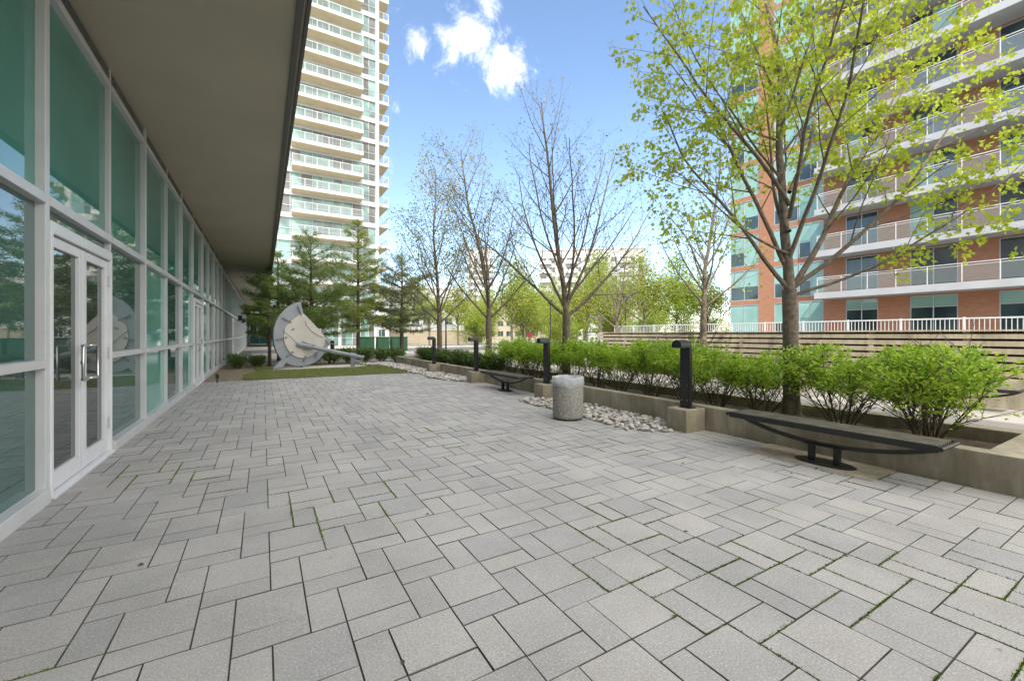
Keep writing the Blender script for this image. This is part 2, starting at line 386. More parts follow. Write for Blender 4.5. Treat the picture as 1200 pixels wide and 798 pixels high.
# lawn: soil sheet and blades
lw = MB()
poly = [(-.55, 16.32), (5.0, 16.32), (5.0, 20.4), (4.3, 20.9), (4.3, 22.7), (-.4, 22.6), (-.2, 20.3), (-.6, 18.5)]
lw.add([(x, y, .012) for x, y in poly], [tuple(range(len(poly)))]); structure(lw.build('lawn', M['lawn']))
rg = np.random.default_rng(5)
def blades(name, n, fn, hmin, hmax, w, m):
    pts = np.array([fn() for _ in range(n)]); h = rg.uniform(hmin, hmax, n); a = rg.uniform(0, 6.283, n); ln = rg.normal(0, .03, (n, 2))
    v = np.zeros((n, 3, 3)); v[:, 0, :2] = pts[:, :2]; v[:, 1, :2] = pts[:, :2]; v[:, 2, :2] = pts[:, :2] + ln
    v[:, 0, 0] -= w*np.cos(a); v[:, 0, 1] -= w*np.sin(a); v[:, 1, 0] += w*np.cos(a); v[:, 1, 1] += w*np.sin(a)
    v[:, 2, 2] = h; v[:, :, 2] += .01 if hmin > 0 else -.004
    if hmin < 0: v[:, 2, :2] = pts[:, :2] + ln*.12
    return tag(fast_mesh(name, v.reshape(-1, 3), np.arange(3*n).reshape(-1, 3), m), kind='stuff')
def inside(x, y):
    c = False; n = len(poly)
    for i in range(n):
        x1, y1 = poly[i]; x2, y2 = poly[i-1]
        if (y1 > y) != (y2 > y) and x < (x2-x1)*(y-y1)/(y2-y1)+x1: c = not c
    return c
def lawn_pt():
    while True:
        x, y = random.uniform(-.7, 5), random.uniform(16.3, 22.8)
        if inside(x, y) and not (.0 < x < 3.9 and 20.3 < y < 22.3): return x, y
it = iter(mp); ms = blades('moss', len(mp), lambda: next(it), -.002, .013, .005, M['moss']); tag(ms, 'green moss growing in the joints of the paving', 'moss')
g = blades('grass', 26000, lawn_pt, .02, .06, .006, M['grass']); g['label'] = 'short green grass of the lawn strip in front of the disc sculpture'; g['category'] = 'grass'

# ------------------------------------------------------------------ left building with the glass front
gb = thing('glass_building', (-1.7, 0, 0), 'long building with teal glass front under a deep flat canopy on the left', 'building')
GX = -1.7
YEND = 76.
b = MB(); b.box(-18, -1.95, -25, YEND, 0, 4.9); b.build('inner_wall', M['fascia'], gb).location = (1.7, 0, 0)
b = MB(); b.box(-18, .39, -25, YEND-.1, 4.9, 5.25); b.build('soffit', M['soffit'], gb).location = (1.7, 0, 0)
b = MB(); b.box(.393, .43, -25, YEND-.1, 4.87, 5.75); b.box(.30, .36, -25, YEND-.1, 4.86, 4.9); b.build('fascia', M['fascia'], gb).location = (1.7, 0, 0)
b = MB(); b.box(-22, -.6, -25, 21, 5.26, 19.); b.build('unseen_storeys', M['white'], gb).location = (1.7, 0, 0)  # unseen mass over the canopy, height and length shaped to shade the plaza
# green end wall beneath the far end of the canopy
b = MB(); b.box(-1.7, 2.0, YEND, YEND+.3, 0, 4.86)
ew = b.build('end_wall', M['spandrel'], gb); ew.location = (1.7, 0, 0)
b = MB()
for z in (.0, 1.3, 2.75): b.box(-1.69, 2.0, YEND-.06, YEND-.003, z, z+.12)
for x in (-.5, .7): b.box(x, x+.1, YEND-.08, YEND-.003, 0, 4.85)
b.build('mullion', M['alu'], ew)
def bay(y0, y1, thick0, style, door=False):
    """one glazing bay: mullions and transoms as frame, the panes as a sub-part"""
    f = MB(); x = 0.0
    w0 = .11 if thick0 else .045
    dep = .035 if thick0 else .022
    f.box(x-.12, x+dep, y0-w0/2 if not thick0 else y0-.055, y0+w0/2 if not thick0 else y0+.035, .0, 4.9)      # mullion
    ya, yb = y0 + (.037 if thick0 else .024), y1 - (.057 if style[3] else .024)
    f.box(x-.11, x+.045, ya, yb, 2.665, 2.755)
    f.box(x-.10, x+.035, ya, yb, 4.62, 4.70)
    if not door:
        f.box(x-.10, x+.05, ya, yb, 1.20, 1.275)
        f.box(x-.12, x+.07, ya, yb, 0, .13)
    o = f.build('window', M['alu'], gb); o.modifiers.new('bevel', 'BEVEL').width = .004
    p = MB(); rn = random.Random(int(y0*100))
    def pane(z0, z1, mi):
        a1, a2 = rn.gauss(0, .0012), rn.gauss(0, .0012)
        p.add([(x-.03-a1, ya, z0), (x-.03+a1, yb, z0), (x-.03+a1+a2, yb, z1), (x-.03-a1+a2, ya, z1)], [(0,1,2,3)], mi)
    if not door: pane(.13, 1.20, style[0]); pane(1.275, 2.665, style[1])
    else: pane(2.54, 2.665, 2)
    pane(2.755, 4.62, style[2])
    p.build('pane', [M['spandrel'], M['spandrel2'], M['vision']], o)
    lv = MB(); lv.box(x-.09, x-.06, ya, yb, 4.703, 4.899); [lv.box(x-.055, x+.012, ya, yb, 4.712+.047*k, 4.728+.047*k) for k in range(4)]; lv.build('vent_louvre', M['louvre'], o)
    return ya, yb
def door_pair(ya, yb):
    fr = MB()
    fr.box(-.10, .045, ya, ya+.05, 0, 2.54); fr.box(-.10, .045, yb-.05, yb, 0, 2.54)
    fr.box(-.10, .045, ya+.05, yb-.05, 2.43, 2.54); fr.box(-.12, .075, ya, yb, 0.0, .035)
    d = fr.build('door_frame', M['alu_door'], gb); d.modifiers.new('bevel', 'BEVEL').width = .004
    ym = (ya + yb) / 2
    for a, c, s in ((ya+.055, ym-.004, 1), (ym+.004, yb-.055, -1)):
        m = MB(); st = .105
        m.box(-.05, .012, a, a+st, .045, 2.42); m.box(-.05, .012, c-st, c, .045, 2.42)
        m.box(-.05, .012, a+st, c-st, .045, .21); m.box(-.05, .012, a+st, c-st, 2.32, 2.42)
        dl = m.build('door', M['alu_door'], gb); dl.modifiers.new('bevel', 'BEVEL').width = .004
        q = MB(); q.add([(-.02, a+st, .21), (-.02, c-st, .21), (-.02, c-st, 2.32), (-.02, a+st, 2.32)], [(0,1,2,3)]); q.build('pane', M['doorglass'], dl)
        q = MB()
        for zh in (.32, 1.2, 2.1):
            yy = a - .012 if s == 1 else c + .012
            q.box(.0, .03, yy-.028, yy+.028, zh, zh+.14)
        q.build('hinge', M['alu2'], dl)
        yh = c - .05 if s == 1 else a + .05; q = MB()
        dy = -.16 if s == 1 else .16
        q.tube([(.012, yh, 1.02), (.065, yh, 1.02), (.075, yh+dy*.2, 1.02), (.075, yh+dy, 1.02), (.075, yh+dy*1.1, 1.04), (.075, yh+dy*1.1, 1.36), (.075, yh+dy, 1.38), (.075, yh+dy*.2, 1.38), (.065, yh, 1.38), (.012, yh, 1.38)], .014, 8)
        q.build('handle', M['steel'], dl, smooth=True)
        if s == 1:
            q = MB(); q.lathe([(.02, 0), (.02, .012), (.012, .016)], n=14); k = q.build('lock', M['blacksteel'], dl); k.rotation_euler = (0, R(90), 0); k.location = (.012, c-.05, 1.2)
ys = [-2.05, -.2, 1.65, 3.53, 5.40, 7.27, 9.11, 11.0, 12.78, 14.8, 16.98]
while ys[-1] < YEND - 1.9: ys.append(ys[-1] + 1.9)
ys[-1] = YEND - .1
for i in range(len(ys) - 1):
    th = i % 2 == 0; nth = (i + 1) % 2 == 0
    dr = i in (4, 9, 18)
    st = {5: (2, 2), 6: (1, 1), 7: (2, 2), 8: (1, 1), 10: (1, 1)}.get(i, ((2, 2), (2, 2), (1, 1), (2, 2))[i % 4])
    if i < 4: st = (2, 2)
    ya, yb = bay(ys[i], ys[i+1], th, (st[0], st[1], 0, nth), dr)
    if dr: door_pair(ya, yb)
for k, (yy, lab) in enumerate(((38.5, 'black box wall lamp on the glass front, nearest of the three there'), (45., 'black box wall lamp on the glass front, middle of three'), (75.2, 'black box wall lamp at the far end of the glass front'))):
    w = MB(); w.box(-1.63, -1.35, yy-.2, yy+.2, 2.55, 2.95, b=.02); w.box(-1.64, -1.58, yy-.06, yy+.06, 2.5, 2.54)
    tag(w.build('wall_lamp', M['blackpaint']), lab, 'wall lamp', 'black lamps on the glass front')
w = MB(); w.box(-.45, .2, YEND-.13, YEND-.09, 1.5, 2.1, b=.01); tag(w.build('notice_board', M['white']), 'small white square notice on the green wall at the far end of the canopy', 'sign')

# ------------------------------------------------------------------ planter, bollard lights, benches, bin, stones
pl = thing('planter', (6, 0, 0), 'long low concrete planter wall holding hedge and trees along the right of the plaza', 'planter')
b = MB()
b.box(0, .2, .5, 22.2, -.03, .365, b=.012); b.box(1.55, 1.82, .5, 22.2, -.03, .36, b=.012)
b.box(.202, 1.548, .5, 1.2, -.03, .362); b.box(.202, 1.548, 22.0, 22.2, -.03, .362)
b.build('planter_wall', M['conc'], pl)
b = MB(); nx, ny = 8, 90
vs, fs = [], []; r2 = random.Random(2)
for j in range(ny+1):
    for i in range(nx+1):
        vs.append((.19+1.37*i/nx, 1.15+20.9*j/ny, .17 + r2.uniform(-.02, .03) + .03*math.sin(i*1.1)))
for j in range(ny):
    for i in range(nx): k = j*(nx+1)+i; fs.append((k, k+1, k+nx+2, k+nx+1))
b.add(vs, fs); b.build('soil', M['soil'], pl, smooth=True)

blk = None
labs_b = ['nearest and largest black hooded bollard light on a concrete block by the long bench',
          'black hooded bollard light rising directly behind the litter bin',
          'black hooded bollard light at the left end of the smaller bench',
          'farthest black hooded bollard light, beside the white stones near the lawn']
labs_k = ['concrete block carrying the nearest bollard light', 'concrete block half hidden behind the litter bin',
          'concrete block at the left end of the smaller bench', 'farthest concrete block standing in the white stones']
by = [4.18, 8.0, 11.85, 15.65]
b = MB(); b.box(0, .458, 0, .36, -.02, .345, b=.014)
k0 = tag(b.build('concrete_block', M['conc']), labs_k[0], 'concrete block', 'concrete blocks under the bollard lights'); k0.location = (5.54, by[0], 0)
bl = thing('bollard_light', (5.74, by[0]+.18, .345), labs_b[0], 'bollard light', 'bollard lights on the planter wall')
hw, dp, hp, ov = .09, .12, .95, .20
prof = [(-hw, 0)] + [(-hw*math.cos(a)*1.0, dp*(.25+.75*math.sin(a))) for a in [math.pi*k/12 for k in range(13)]] + [(hw, 0)]
path = [((0, 0, 0), 0), ((0, 0, hp), 0)] + [((0, 0, hp), R(90)*k/8) for k in range(1, 9)] + [((-ov, 0, hp), R(90))]
vs, fs = [], []; n = len(prof)
for (px, py, pz), be in path:
    for yy, dd in prof: vs.append((px + dd*math.cos(be), yy, pz + dd*math.sin(be)))
for i in range(len(path)-1):
    for j in range(n): fs.append((i*n+j, i*n+(j+1) % n, (i+1)*n+(j+1) % n, (i+1)*n+j))
fs += [tuple(range(n)), tuple(range((len(path)-1)*n, len(path)*n))]
b = MB(); b.add(vs, fs); b.build('post', M['blackpaint'], bl, bevel=.004)
b = MB(); b.box(-.0075, -.003, -.072, .072, .02, hp-.03, b=.001); b.build('front_panel', M['blacksteel'], bl)
b = MB(); b.box(-.02, .14, -.11, .11, 0, .012, b=.003); b.build('base_plate', M['blacksteel'], bl)
b = MB()
for yy in (-.05, .05): b.lathe([(.007, 0), (.007, .004), (.003, .006)], 0, 0, 8); b.v[-24:] = [(-.0075-z, yy+x, .12+y) for x, y, z in b.v[-24:]]
for yy in (-.05, .05): b.lathe([(.005, 0), (.005, .004), (.003, .006)], 0, 0, 8); b.v[-24:] = [(-.0075-z, yy+x, .36+y) for x, y, z in b.v[-24:]]
b.build('bolt', M['steel'], bl)
b = MB(); b.box(-ov+.03, -.02, -.06, .06, hp-.006, hp-.001); b.build('lamp_glass', M['tealglass'], bl)
for i in range(1, 4):
    k = k0.copy(); C.objects.link(k); k.location = (5.54, by[i], 0); k['label'] = labs_k[i]
    dup(bl, (5.74, by[i]+.18, .345), labs_b[i])

be = thing('bench', (5.63, 2.39, 0), 'long slatted backless bench in the foreground, on an oval foot before the planter', 'bench', 'slatted benches along the planter')
hl = 1.04
for k in range(7):
    b = MB(); x = -.205 + k*.0595; b.box(x, x+.041, -hl+.03, hl-.03, .43, .465, b=.006); b.build('slat', M['benchwood'], be)
b = MB()
for x in (-.226, .213): b.box(x, x+.012, -hl+.02, hl-.02, .396, .458)
for y in (-hl, hl): b.tube([(-.235, y, .435), (.232, y, .435)], .022, 12)
for y in (-.7, 0, .7): b.box(-.21, .21, y-.02, y+.02, .418, .43)
b.build('seat_frame', M['blacksteel'], be)
b = MB()
for x in (-.02,):
    pts = [(-hl, .432)] + [(-hl + 2*hl*t, .425 - .20*(1-(2*t-1)**2)**.85) for t in [i/24 for i in range(1, 24)]] + [(hl, .432)]
    vs, fs = [], []
    for (y, z) in pts: vs += [(x, y, z-.026), (x+.05, y, z-.026), (x+.05, y, z+.014), (x, y, z+.014)]
    for i in range(len(pts)-1):
        for j in range(4): fs.append((i*4+j, i*4+(j+1) % 4, i*4+4+(j+1) % 4, i*4+4+j))
    fs += [(0,1,2,3), tuple(range(len(vs)-4, len(vs)))]
    b.add(vs, fs)
b.box(-.06, .06, -.2, .2, .206, .213)
b.build('bow_support', M['blacksteel'], be)
for y in (-.13, .13):
    b = MB(); b.box(-.035, .035, y-.028, y+.028, .02, .222, b=.004); b.build('leg', M['blacksteel'], be)
b = MB(); b.lathe([(.20, .004), (.20, .016), (.19, .022)], n=36); b.v = [(x*.85, y*1.55, z) for x, y, z in b.v]; b.build('foot_plate', M['blacksteel'], be)
dup(be, (5.60, 9.85, 0), 'smaller-looking slatted bench farther along the planter, left of the litter bin')
dup(be, (12.25, 3.0, 0), 'slatted bench beyond the hedge against the board fence, mostly hidden by the big shrub')

bn = thing('litter_bin', (4.70, 6.0, 0), 'round exposed-aggregate concrete litter bin with a clear plastic bag over its rim', 'litter bin')
b = MB(); b.lathe([(.255, .03), (.268, .04), (.272, .08), (.272, .64), (.262, .66), (.24, .66), (.24, .2)], n=48); b.build('bin_body', M['aggregate'], bn, smooth=True)
b = MB(); b.lathe([(.245, 0), (.25, .005), (.25, .03)], n=40); b.build('base_ring', M['blacksteel'], bn)
b = MB(); vs, fs = [], []; nn = 120; rr = random.Random(8)
rows = [(.274, .585), (.280, .60), (.279, .66), (.279, .71), (.279, .745), (.268, .754), (.235, .752), (.225, .70), (.21, .45)]
ph = [rr.uniform(0, 6.28) for _ in range(6)]
for i, (r, z) in enumerate(rows):
    for j in range(nn):
        a = 2*math.pi*j/nn; w = .004*math.sin(11*a+ph[0]+i*.5) + .003*math.sin(23*a+ph[1]-i*.9) + .003*math.sin(37*a+ph[2]+i)
        zz = z + (.02*math.sin(3*a+ph[3]) + .012*math.sin(7*a+ph[4]) if i <= 1 else .006*math.sin(5*a+ph[5]))
        vs.append(((r+abs(w)*1.2)*math.cos(a), (r+abs(w)*1.2)*math.sin(a), zz))
for i in range(len(rows)-1):
    for j in range(nn): fs.append((i*nn+j, i*nn+(j+1) % nn, (i+1)*nn+(j+1) % nn, (i+1)*nn+j))
b.add(vs, fs); b.build('bin_bag', M['bag'], bn, smooth=True)

# river stones
def stone_mesh(seed):
    rr = random.Random(seed); bm = bmesh.new(); bmesh.ops.create_icosphere(bm, subdivisions=2, radius=1)
    sx, sy, sz = rr.uniform(.8, 1.25), rr.uniform(.6, .95), rr.uniform(.45, .7); p = [rr.uniform(0, 6) for _ in range(6)]
    for v in bm.verts:
        c = v.co; k = 1 + .10*math.sin(2.3*c.x+p[0]) + .09*math.sin(2.9*c.y+p[1]) + .08*math.sin(3.1*c.z+p[2]+c.x)
        v.co = (c.x*sx*k, c.y*sy*k, c.z*sz*k)
    return bm
smesh = []
for s_ in range(7):
    bm = stone_mesh(s_); me = bpy.data.meshes.new('river_stone'); bm.to_mesh(me); bm.free(); me.shade_smooth(); me.materials.append(M['stone']); smesh.append(me)
rs = random.Random(12)
def near_bed(x, y):
    if not (4.05 < y < 8.5) or x > 5.97: return False
    if y < 4.60 and x > 5.50: return False
    if y > 7.95 and x > 5.5: return False
    lim = 4.93 + max(0, (4.75-y))*1.05 + max(0, y-8.1)*1.6 + .04*math.sin(y*5)
    return x > lim
cnt = 0; placed = []
while cnt < 285:
    x, y = rs.uniform(4.9, 5.97), rs.uniform(4.0, 8.5)
    if not near_bed(x, y): continue
    sc_ = rs.choice((.035, .04, .045, .05, .055, .065))
    if any((x-a)**2 + (y-c)**2 < (.62*(sc_+d))**2*1.4 for a, c, d in placed) and rs.random() < .93: continue
    placed.append((x, y, sc_))
    z = .012 + sc_*.28 + (rs.uniform(.0, .03) if rs.random() < .15 else 0)
    o = bpy.data.objects.new('river_stone', smesh[rs.randrange(7)]); C.objects.link(o)
    o.location = (x, y, z); o.scale = (sc_,)*3; o.rotation_euler = (rs.uniform(-.3, .3), rs.uniform(-.3, .3), rs.uniform(0, 6.28))
    tag(o, 'pale rounded river stone lying in the bed behind the litter bin', 'stone', 'river stones in the bed behind the litter bin'); cnt += 1
def stones_stuff(name, n, fn, smin, smax, lab):
    vs, fs, base = [], [], 0
    tm = []
    for s_ in range(6):
        bm = bmesh.new(); bmesh.ops.create_icosphere(bm, subdivisions=1, radius=1); rr = random.Random(s_)
        sx, sy, sz = rr.uniform(.85, 1.25), rr.uniform(.65, .95), rr.uniform(.45, .7)
        for v in bm.verts: v.co = (v.co.x*sx*rr.uniform(.88, 1.1), v.co.y*sy*rr.uniform(.88, 1.1), v.co.z*sz)
        bm.verts.index_update(); tm.append((np.array([v.co[:] for v in bm.verts]), np.array([[v.index for v in f.verts] for f in bm.faces]))); bm.free()
    for _ in range(n):
        x, y = fn(); s_ = rs.uniform(smin, smax); tv, tf = tm[rs.randrange(6)]; a = rs.uniform(0, 6.28); ca, sa = math.cos(a), math.sin(a)
        w = np.stack([x + s_*(tv[:, 0]*ca - tv[:, 1]*sa), y + s_*(tv[:, 0]*sa + tv[:, 1]*ca), .005 + s_*.3 + s_*tv[:, 2] + rs.uniform(0, .03)], 1)
        vs.append(w); fs.append(tf + base); base += len(tv)
    o = fast_mesh(name, np.concatenate(vs), np.concatenate(fs), M['stone']); o.data.shade_smooth()
    return tag(o, lab, 'stones', None, 'stuff')
def far_pt():
    while True:
        x, y = rs.uniform(4.85, 5.98), rs.uniform(12.2, 22.6)
        if y > 21 : x -= rs.uniform(0, .8)
        if 15.6 < y < 16.05 and x > 5.5: continue
        if x < 5.0 + .07*math.sin(y*3) and y < 21: continue
        if y < 13 and x < 5.0 + (13-y)*.7: continue
        return x, y
stones_stuff('river_stones', 1500, far_pt, .04, .075, 'bed of white and grey river stones along the planter beside the lawn')
stones_stuff('small_stones', 330, lambda: (lambda p: p)(next(iter([(x, y) for x, y in [(rs.uniform(4.9, 5.97), rs.uniform(4.1, 8.4)) for _ in range(60)] if near_bed(x, y)]))), .02, .032, 'fine grey pebbles between the larger stones behind the litter bin')

fl = None
for i in range(9):
    x, y = ((.55, 1.9), (1.9, 1.5), (2.75, 2.1), (3.4, 1.3), (1.2, 3.4), (-.7, 3.6), (4.2, 3.2), (2.9, 4.8), (4.9, 2.4))[i]
    if fl is None:
        b = MB(); b.add([(0,0,.004), (.012,.012,.010), (.004,.038,.006), (-.010,.014,.012), (0,.016,.004)], [(0,1,4), (1,2,4), (2,3,4), (3,0,4)]); fl = b.build('fallen_leaf', M['pinebark']); o = fl
    else: o = fl.copy(); C.objects.link(o)
    o.location = (x, y, .001); o.rotation_euler = (0, 0, i*2.1); o.scale = (rs.uniform(.7, 1.2),)*3
    tag(o, 'tiny dry brown leaf lying on the grey paving', 'leaf', 'dry leaves scattered on the paving')
# spike light by the lawn corner
sl = thing('spike_light', (-1.22, 15.95, 0), 'small black ground light on a spike at the paving edge near the glass front', 'ground light')
b = MB(); b.lathe([(.02, 0), (.02, .12), (.05, .13), (.05, .26), (.04, .28)], n=12); b.build('lamp_body', M['blackpaint'], sl)

# ------------------------------------------------------------------ disc sculpture
sc = thing('disc_sculpture', (1.9, 21.0, 0), 'large grey and cream tilted disc sculpture with a long steel shaft on the lawn', 'sculpture')
b = MB(); pad = [(-1.55, -.75), (1.9, -.75), (2.35, -.35), (1.9, .75), (-1.4, .85)]
b.prism(pad, (0, 0, -.02), (1, 0, 0), (0, 1, 0), (0, 0, 1), .055); b.build('base_slab', M['conc_light'], sc)
kx, ky = .1254*19.2/495/.93, .1254*19.2/495
alp = R(22); e1 = V((math.cos(alp), math.sin(alp), 0)); e2 = V((0, .10, 1)).normalized(); nr = e1.cross(e2).normalized()
if nr.y > 0: nr = -nr
orig = V((-.42, 0, .10))
def tr(pts): return [((x-400)*kx, (705-y)*ky) for x, y in pts]
outer = [(388,113),(345,128),(300,155),(255,195),(215,245),(185,305),(168,370),(165,440),(172,510),(190,570),(215,620),(250,660),(300,690),(350,703),(400,706),(450,700),(500,685),(545,655),(580,615),(610,560),(640,515),(650,480),(640,455),(600,440),(560,385),(500,315),(450,260),(408,215)]
b = MB(); b.prism(tr(outer), orig, e1, e2, nr, .12); b.build('outer_ring', M['sculpt'], sc, bevel=.01)
inner = [(383,228),(350,255),(300,300),(262,340),(248,380),(240,440),(250,500),(270,550),(300,592),(340,622),(390,636),(440,630),(490,605),(530,570),(565,555),(590,510),(605,470),(595,436),(540,372),(480,300),(440,258),(412,232)]
b = MB(); b.prism(tr(inner), orig + nr*.121, e1, e2, nr, .05); b.build('disc_plate', M['cream'], sc, bevel=.008)
rid = [(425,285),(445,320),(480,370),(530,405),(590,435),(580,450),(525,425),(470,385),(435,340),(415,295)]
b = MB(); b.prism(tr(rid), orig + nr*.172, e1, e2, nr, .03); b.build('raised_rib', M['cream'], sc, bevel=.006)
cr = [(250,378),(290,405),(360,480),(350,500),(280,425),(245,395)]
b = MB(); b.prism(tr(cr), orig + nr*.172, e1, e2, nr, .025)
b.prism(tr([(400,580),(420,545),(480,610),(465,622)]), orig + nr*.172, e1, e2, nr, .02); b.build('raised_rib', M['cream'], sc, bevel=.006)
b = MB(); b.prism(tr([(303,372),(318,360),(333,366),(325,378),(308,384)]), orig + nr*.172, e1, e2, nr, .02); b.build('slot', M['sculpt_d'], sc)
def rod(p, q, r=.02, off=.16):
    (a0, b0), (a1, b1) = tr([p, q]); P, Q = orig + e1*a0 + e2*b0 + nr*off, orig + e1*a1 + e2*b1 + nr*(off+.03)
    b = MB(); b.tube([P, Q], r, 7)
    for t in (.15, .5, .85):
        c = P.lerp(Q, t); d = e1*.0 + (Q-P).normalized().cross(nr)*.05; b.tube([c-d, c+d], r*.8, 6)
    b.build('bolted_strap', M['sculpt_d'], sc)
for p, q in (((358,150),(388,245)), ((228,268),(305,310)), ((180,468),(270,443)), ((262,620),(318,572)), ((405,668),(425,615)), ((510,635),(520,585)), ((590,470),(640,515))): rod(p, q)
def P(x, y, off):
    (a, c), = tr([(x, y)]); return orig + e1*a + e2*c + nr*off
hub = P(372, 512, .16); tip = V((2.15, -.55, .42))
dr_ = (tip - hub).normalized()
b = MB(); L_ = (tip-hub).length
b.tube([hub - dr_*.12, hub + dr_*.05, hub + dr_*.12, hub + dr_*.5, hub + dr_*.52, hub + dr_*(L_*.78), hub + dr_*(L_*.785), hub + dr_*(L_*.87), hub + dr_*(L_*.875), hub + dr_*(L_*.97), hub + dr_*(L_*.975), tip],
       [.15, .15, .13, .13, .095, .085, .12, .12, .085, .08, .10, .10], 18); b.build('shaft', M['sculpt'], sc, smooth=False)
b = MB(); sd = dr_.cross(V((0, 0, 1))).normalized(); up = sd.cross(dr_)
b.tube([hub + up*.16 - sd*.05 + dr_*.05, hub + up*.10 - sd*.05 + dr_*.62], .02, 6); b.tube([hub + up*.16 + sd*.05 + dr_*.05, hub + up*.10 + sd*.05 + dr_*.62], .02, 6)
b.build('shaft_rib', M['sculpt_d'], sc)
sp_ = hub + dr_*(L_*.82)
b = MB(); b.box(sp_.x-.09, sp_.x+.09, sp_.y-.07, sp_.y+.07, .03, sp_.z-.08); b.build('shaft_post', M['sculpt_d'], sc)
b = MB(); b.prism([(-.55, 0), (-.2, 0), (.16, .40), (-.1, .46)], P(265, 700, -.05) - V((0, 0, .06)), e1, e2, nr, .20); b.build('side_foot', M['sculpt'], sc)
q_ = P(400, 700, -.02); b = MB(); b.box(q_.x-.06, q_.x+.06, q_.y-.05, q_.y+.05, .03, q_.z+.08); b.build('rear_foot', M['sculpt_d'], sc)

# ------------------------------------------------------------------ vegetation generators
LOBED = np.array([(0,0,0),(.34,.06,.06),(.24,.30,.05),(.55,.55,.10),(.22,.62,.04),(0,1.05,-.05),(-.22,.62,.04),(-.55,.55,.10),(-.24,.30,.05),(-.34,.06,.06)])
LOBED[:, 1] -= .1
DIAM = np.array([(0,0,0),(.32,.5,.10),(0,1.,0),(-.32,.5,.10)])
NEED = np.array([(-.07,0,0),(.07,0,0),(.0,1.,0)])
def leaves(name, pos, size, mat_, parent, rng, tmpl=DIAM, droop=.3, dirs=None):
    pos = np.asarray(pos); n = len(pos); s = np.asarray(size) if np.ndim(size) else np.full(n, size)
    if dirs is None: d = rng.normal(0, 1, (n, 3)); d[:, 2] = d[:, 2]*.5 - droop
    else: d = np.asarray(dirs) + rng.normal(0, .35, (n, 3))
    d /= np.linalg.norm(d, axis=1)[:, None] + 1e-9
    r = rng.normal(0, 1, (n, 3)); r[:, 2] *= .6
    x = np.cross(d, r); x /= np.linalg.norm(x, axis=1)[:, None] + 1e-9
    z = np.cross(x, d)
    v = pos[:, None, :] + s[:, None, None]*(tmpl[None, :, 0:1]*x[:, None, :] + tmpl[None, :, 1:2]*d[:, None, :] + tmpl[None, :, 2:3]*z[:, None, :])
    k = len(tmpl)
    return fast_mesh(name, v.reshape(-1, 3), np.arange(n*k).reshape(-1, k), mat_, parent)

class Tree:
    def __init__(s, seed): s.r = random.Random(seed); s.g = np.random.default_rng(seed); s.mb = MB(); s.tips = []
    def rv(s, k): return V((s.r.gauss(0, k), s.r.gauss(0, k), s.r.gauss(0, k)))
    def limb(s, p, d, L, r, lvl, o, r_end=None):
        """grow one limb; children follow up to o['levels']"""
        p, d = V(p), V(d).normalized(); n = max(3, min(14, int(L/(.28 if lvl < 3 else .16)))); st = L/n
        pts, rad = [p.copy()], [r]; wob = o.get('wob', .06); up = o.get('up', (0, .02, .05, .05, .05))[lvl]
        re = r_end if r_end is not None else r*.22
        for i in range(n):
            d = (d + s.rv(wob) + V((0, 0, up))).normalized(); p = p + d*st
            pts.append(p.copy()); rad.append(max(.0016, r + (re - r)*((i+1)/n)**.8))
        s.mb.tube(pts, rad, (9, 7, 5, 4, 3)[lvl], caps=False)
        if lvl < o['levels']:
            lo, per = o['start'][lvl], o['per'][lvl]; m = max(1, int(L*per + s.r.random()))
            az = s.r.uniform(0, 6.28)
            for c in range(m):
                t = lo + (1-lo)*(c + s.r.random()*.8)/m; t = min(t, .98)
                f = t*n; i = min(int(f), n-1); q = pts[i].lerp(pts[i+1], f-i); dd = (pts[i+1]-pts[i]).normalized()
                az += 2.4 + s.r.uniform(-.5, .5); ang = R(s.r.uniform(*o['ang'][lvl]))
                ax = dd.orthogonal().normalized(); ax.rotate(Quaternion(dd, az)); nd = dd*math.cos(ang) + ax*math.sin(ang)
                cl = L*o['ratio'][lvl]*(1.12 - .75*t)*s.r.uniform(.7, 1.2); cl = max(cl, o['minl'][lvl])
                cr_ = max(.0020, (rad[i])*s.r.uniform(.36, .50)); s.limb(q, nd, cl, cr_, lvl+1, o)
        if lvl >= o['levels'] - o.get('leaflv', 0):
            for i in range(1, n+1):
                if i/n > o.get('leaf_from', .3): s.tips.append((pts[i], (pts[i]-pts[i-1]).normalized(), i == n))
    def leafpos(s, per, spread, tipper=None):
        pos, dr = [], []
        for p, d, e in s.tips:
            k = (tipper if (e and tipper) else per); k = int(k + s.r.random())
            for _ in range(k): v = V((s.r.gauss(0, 1), s.r.gauss(0, 1), s.r.gauss(0, .8)))*spread; pos.append(p + v); dr.append(d*.5 + v.normalized()*.6 + V((0, 0, -.35)))
        return pos, dr

def az_el(a, e): a, e = R(a), R(e); return V((math.cos(a)*math.cos(e), math.sin(a)*math.cos(e), math.sin(e)))
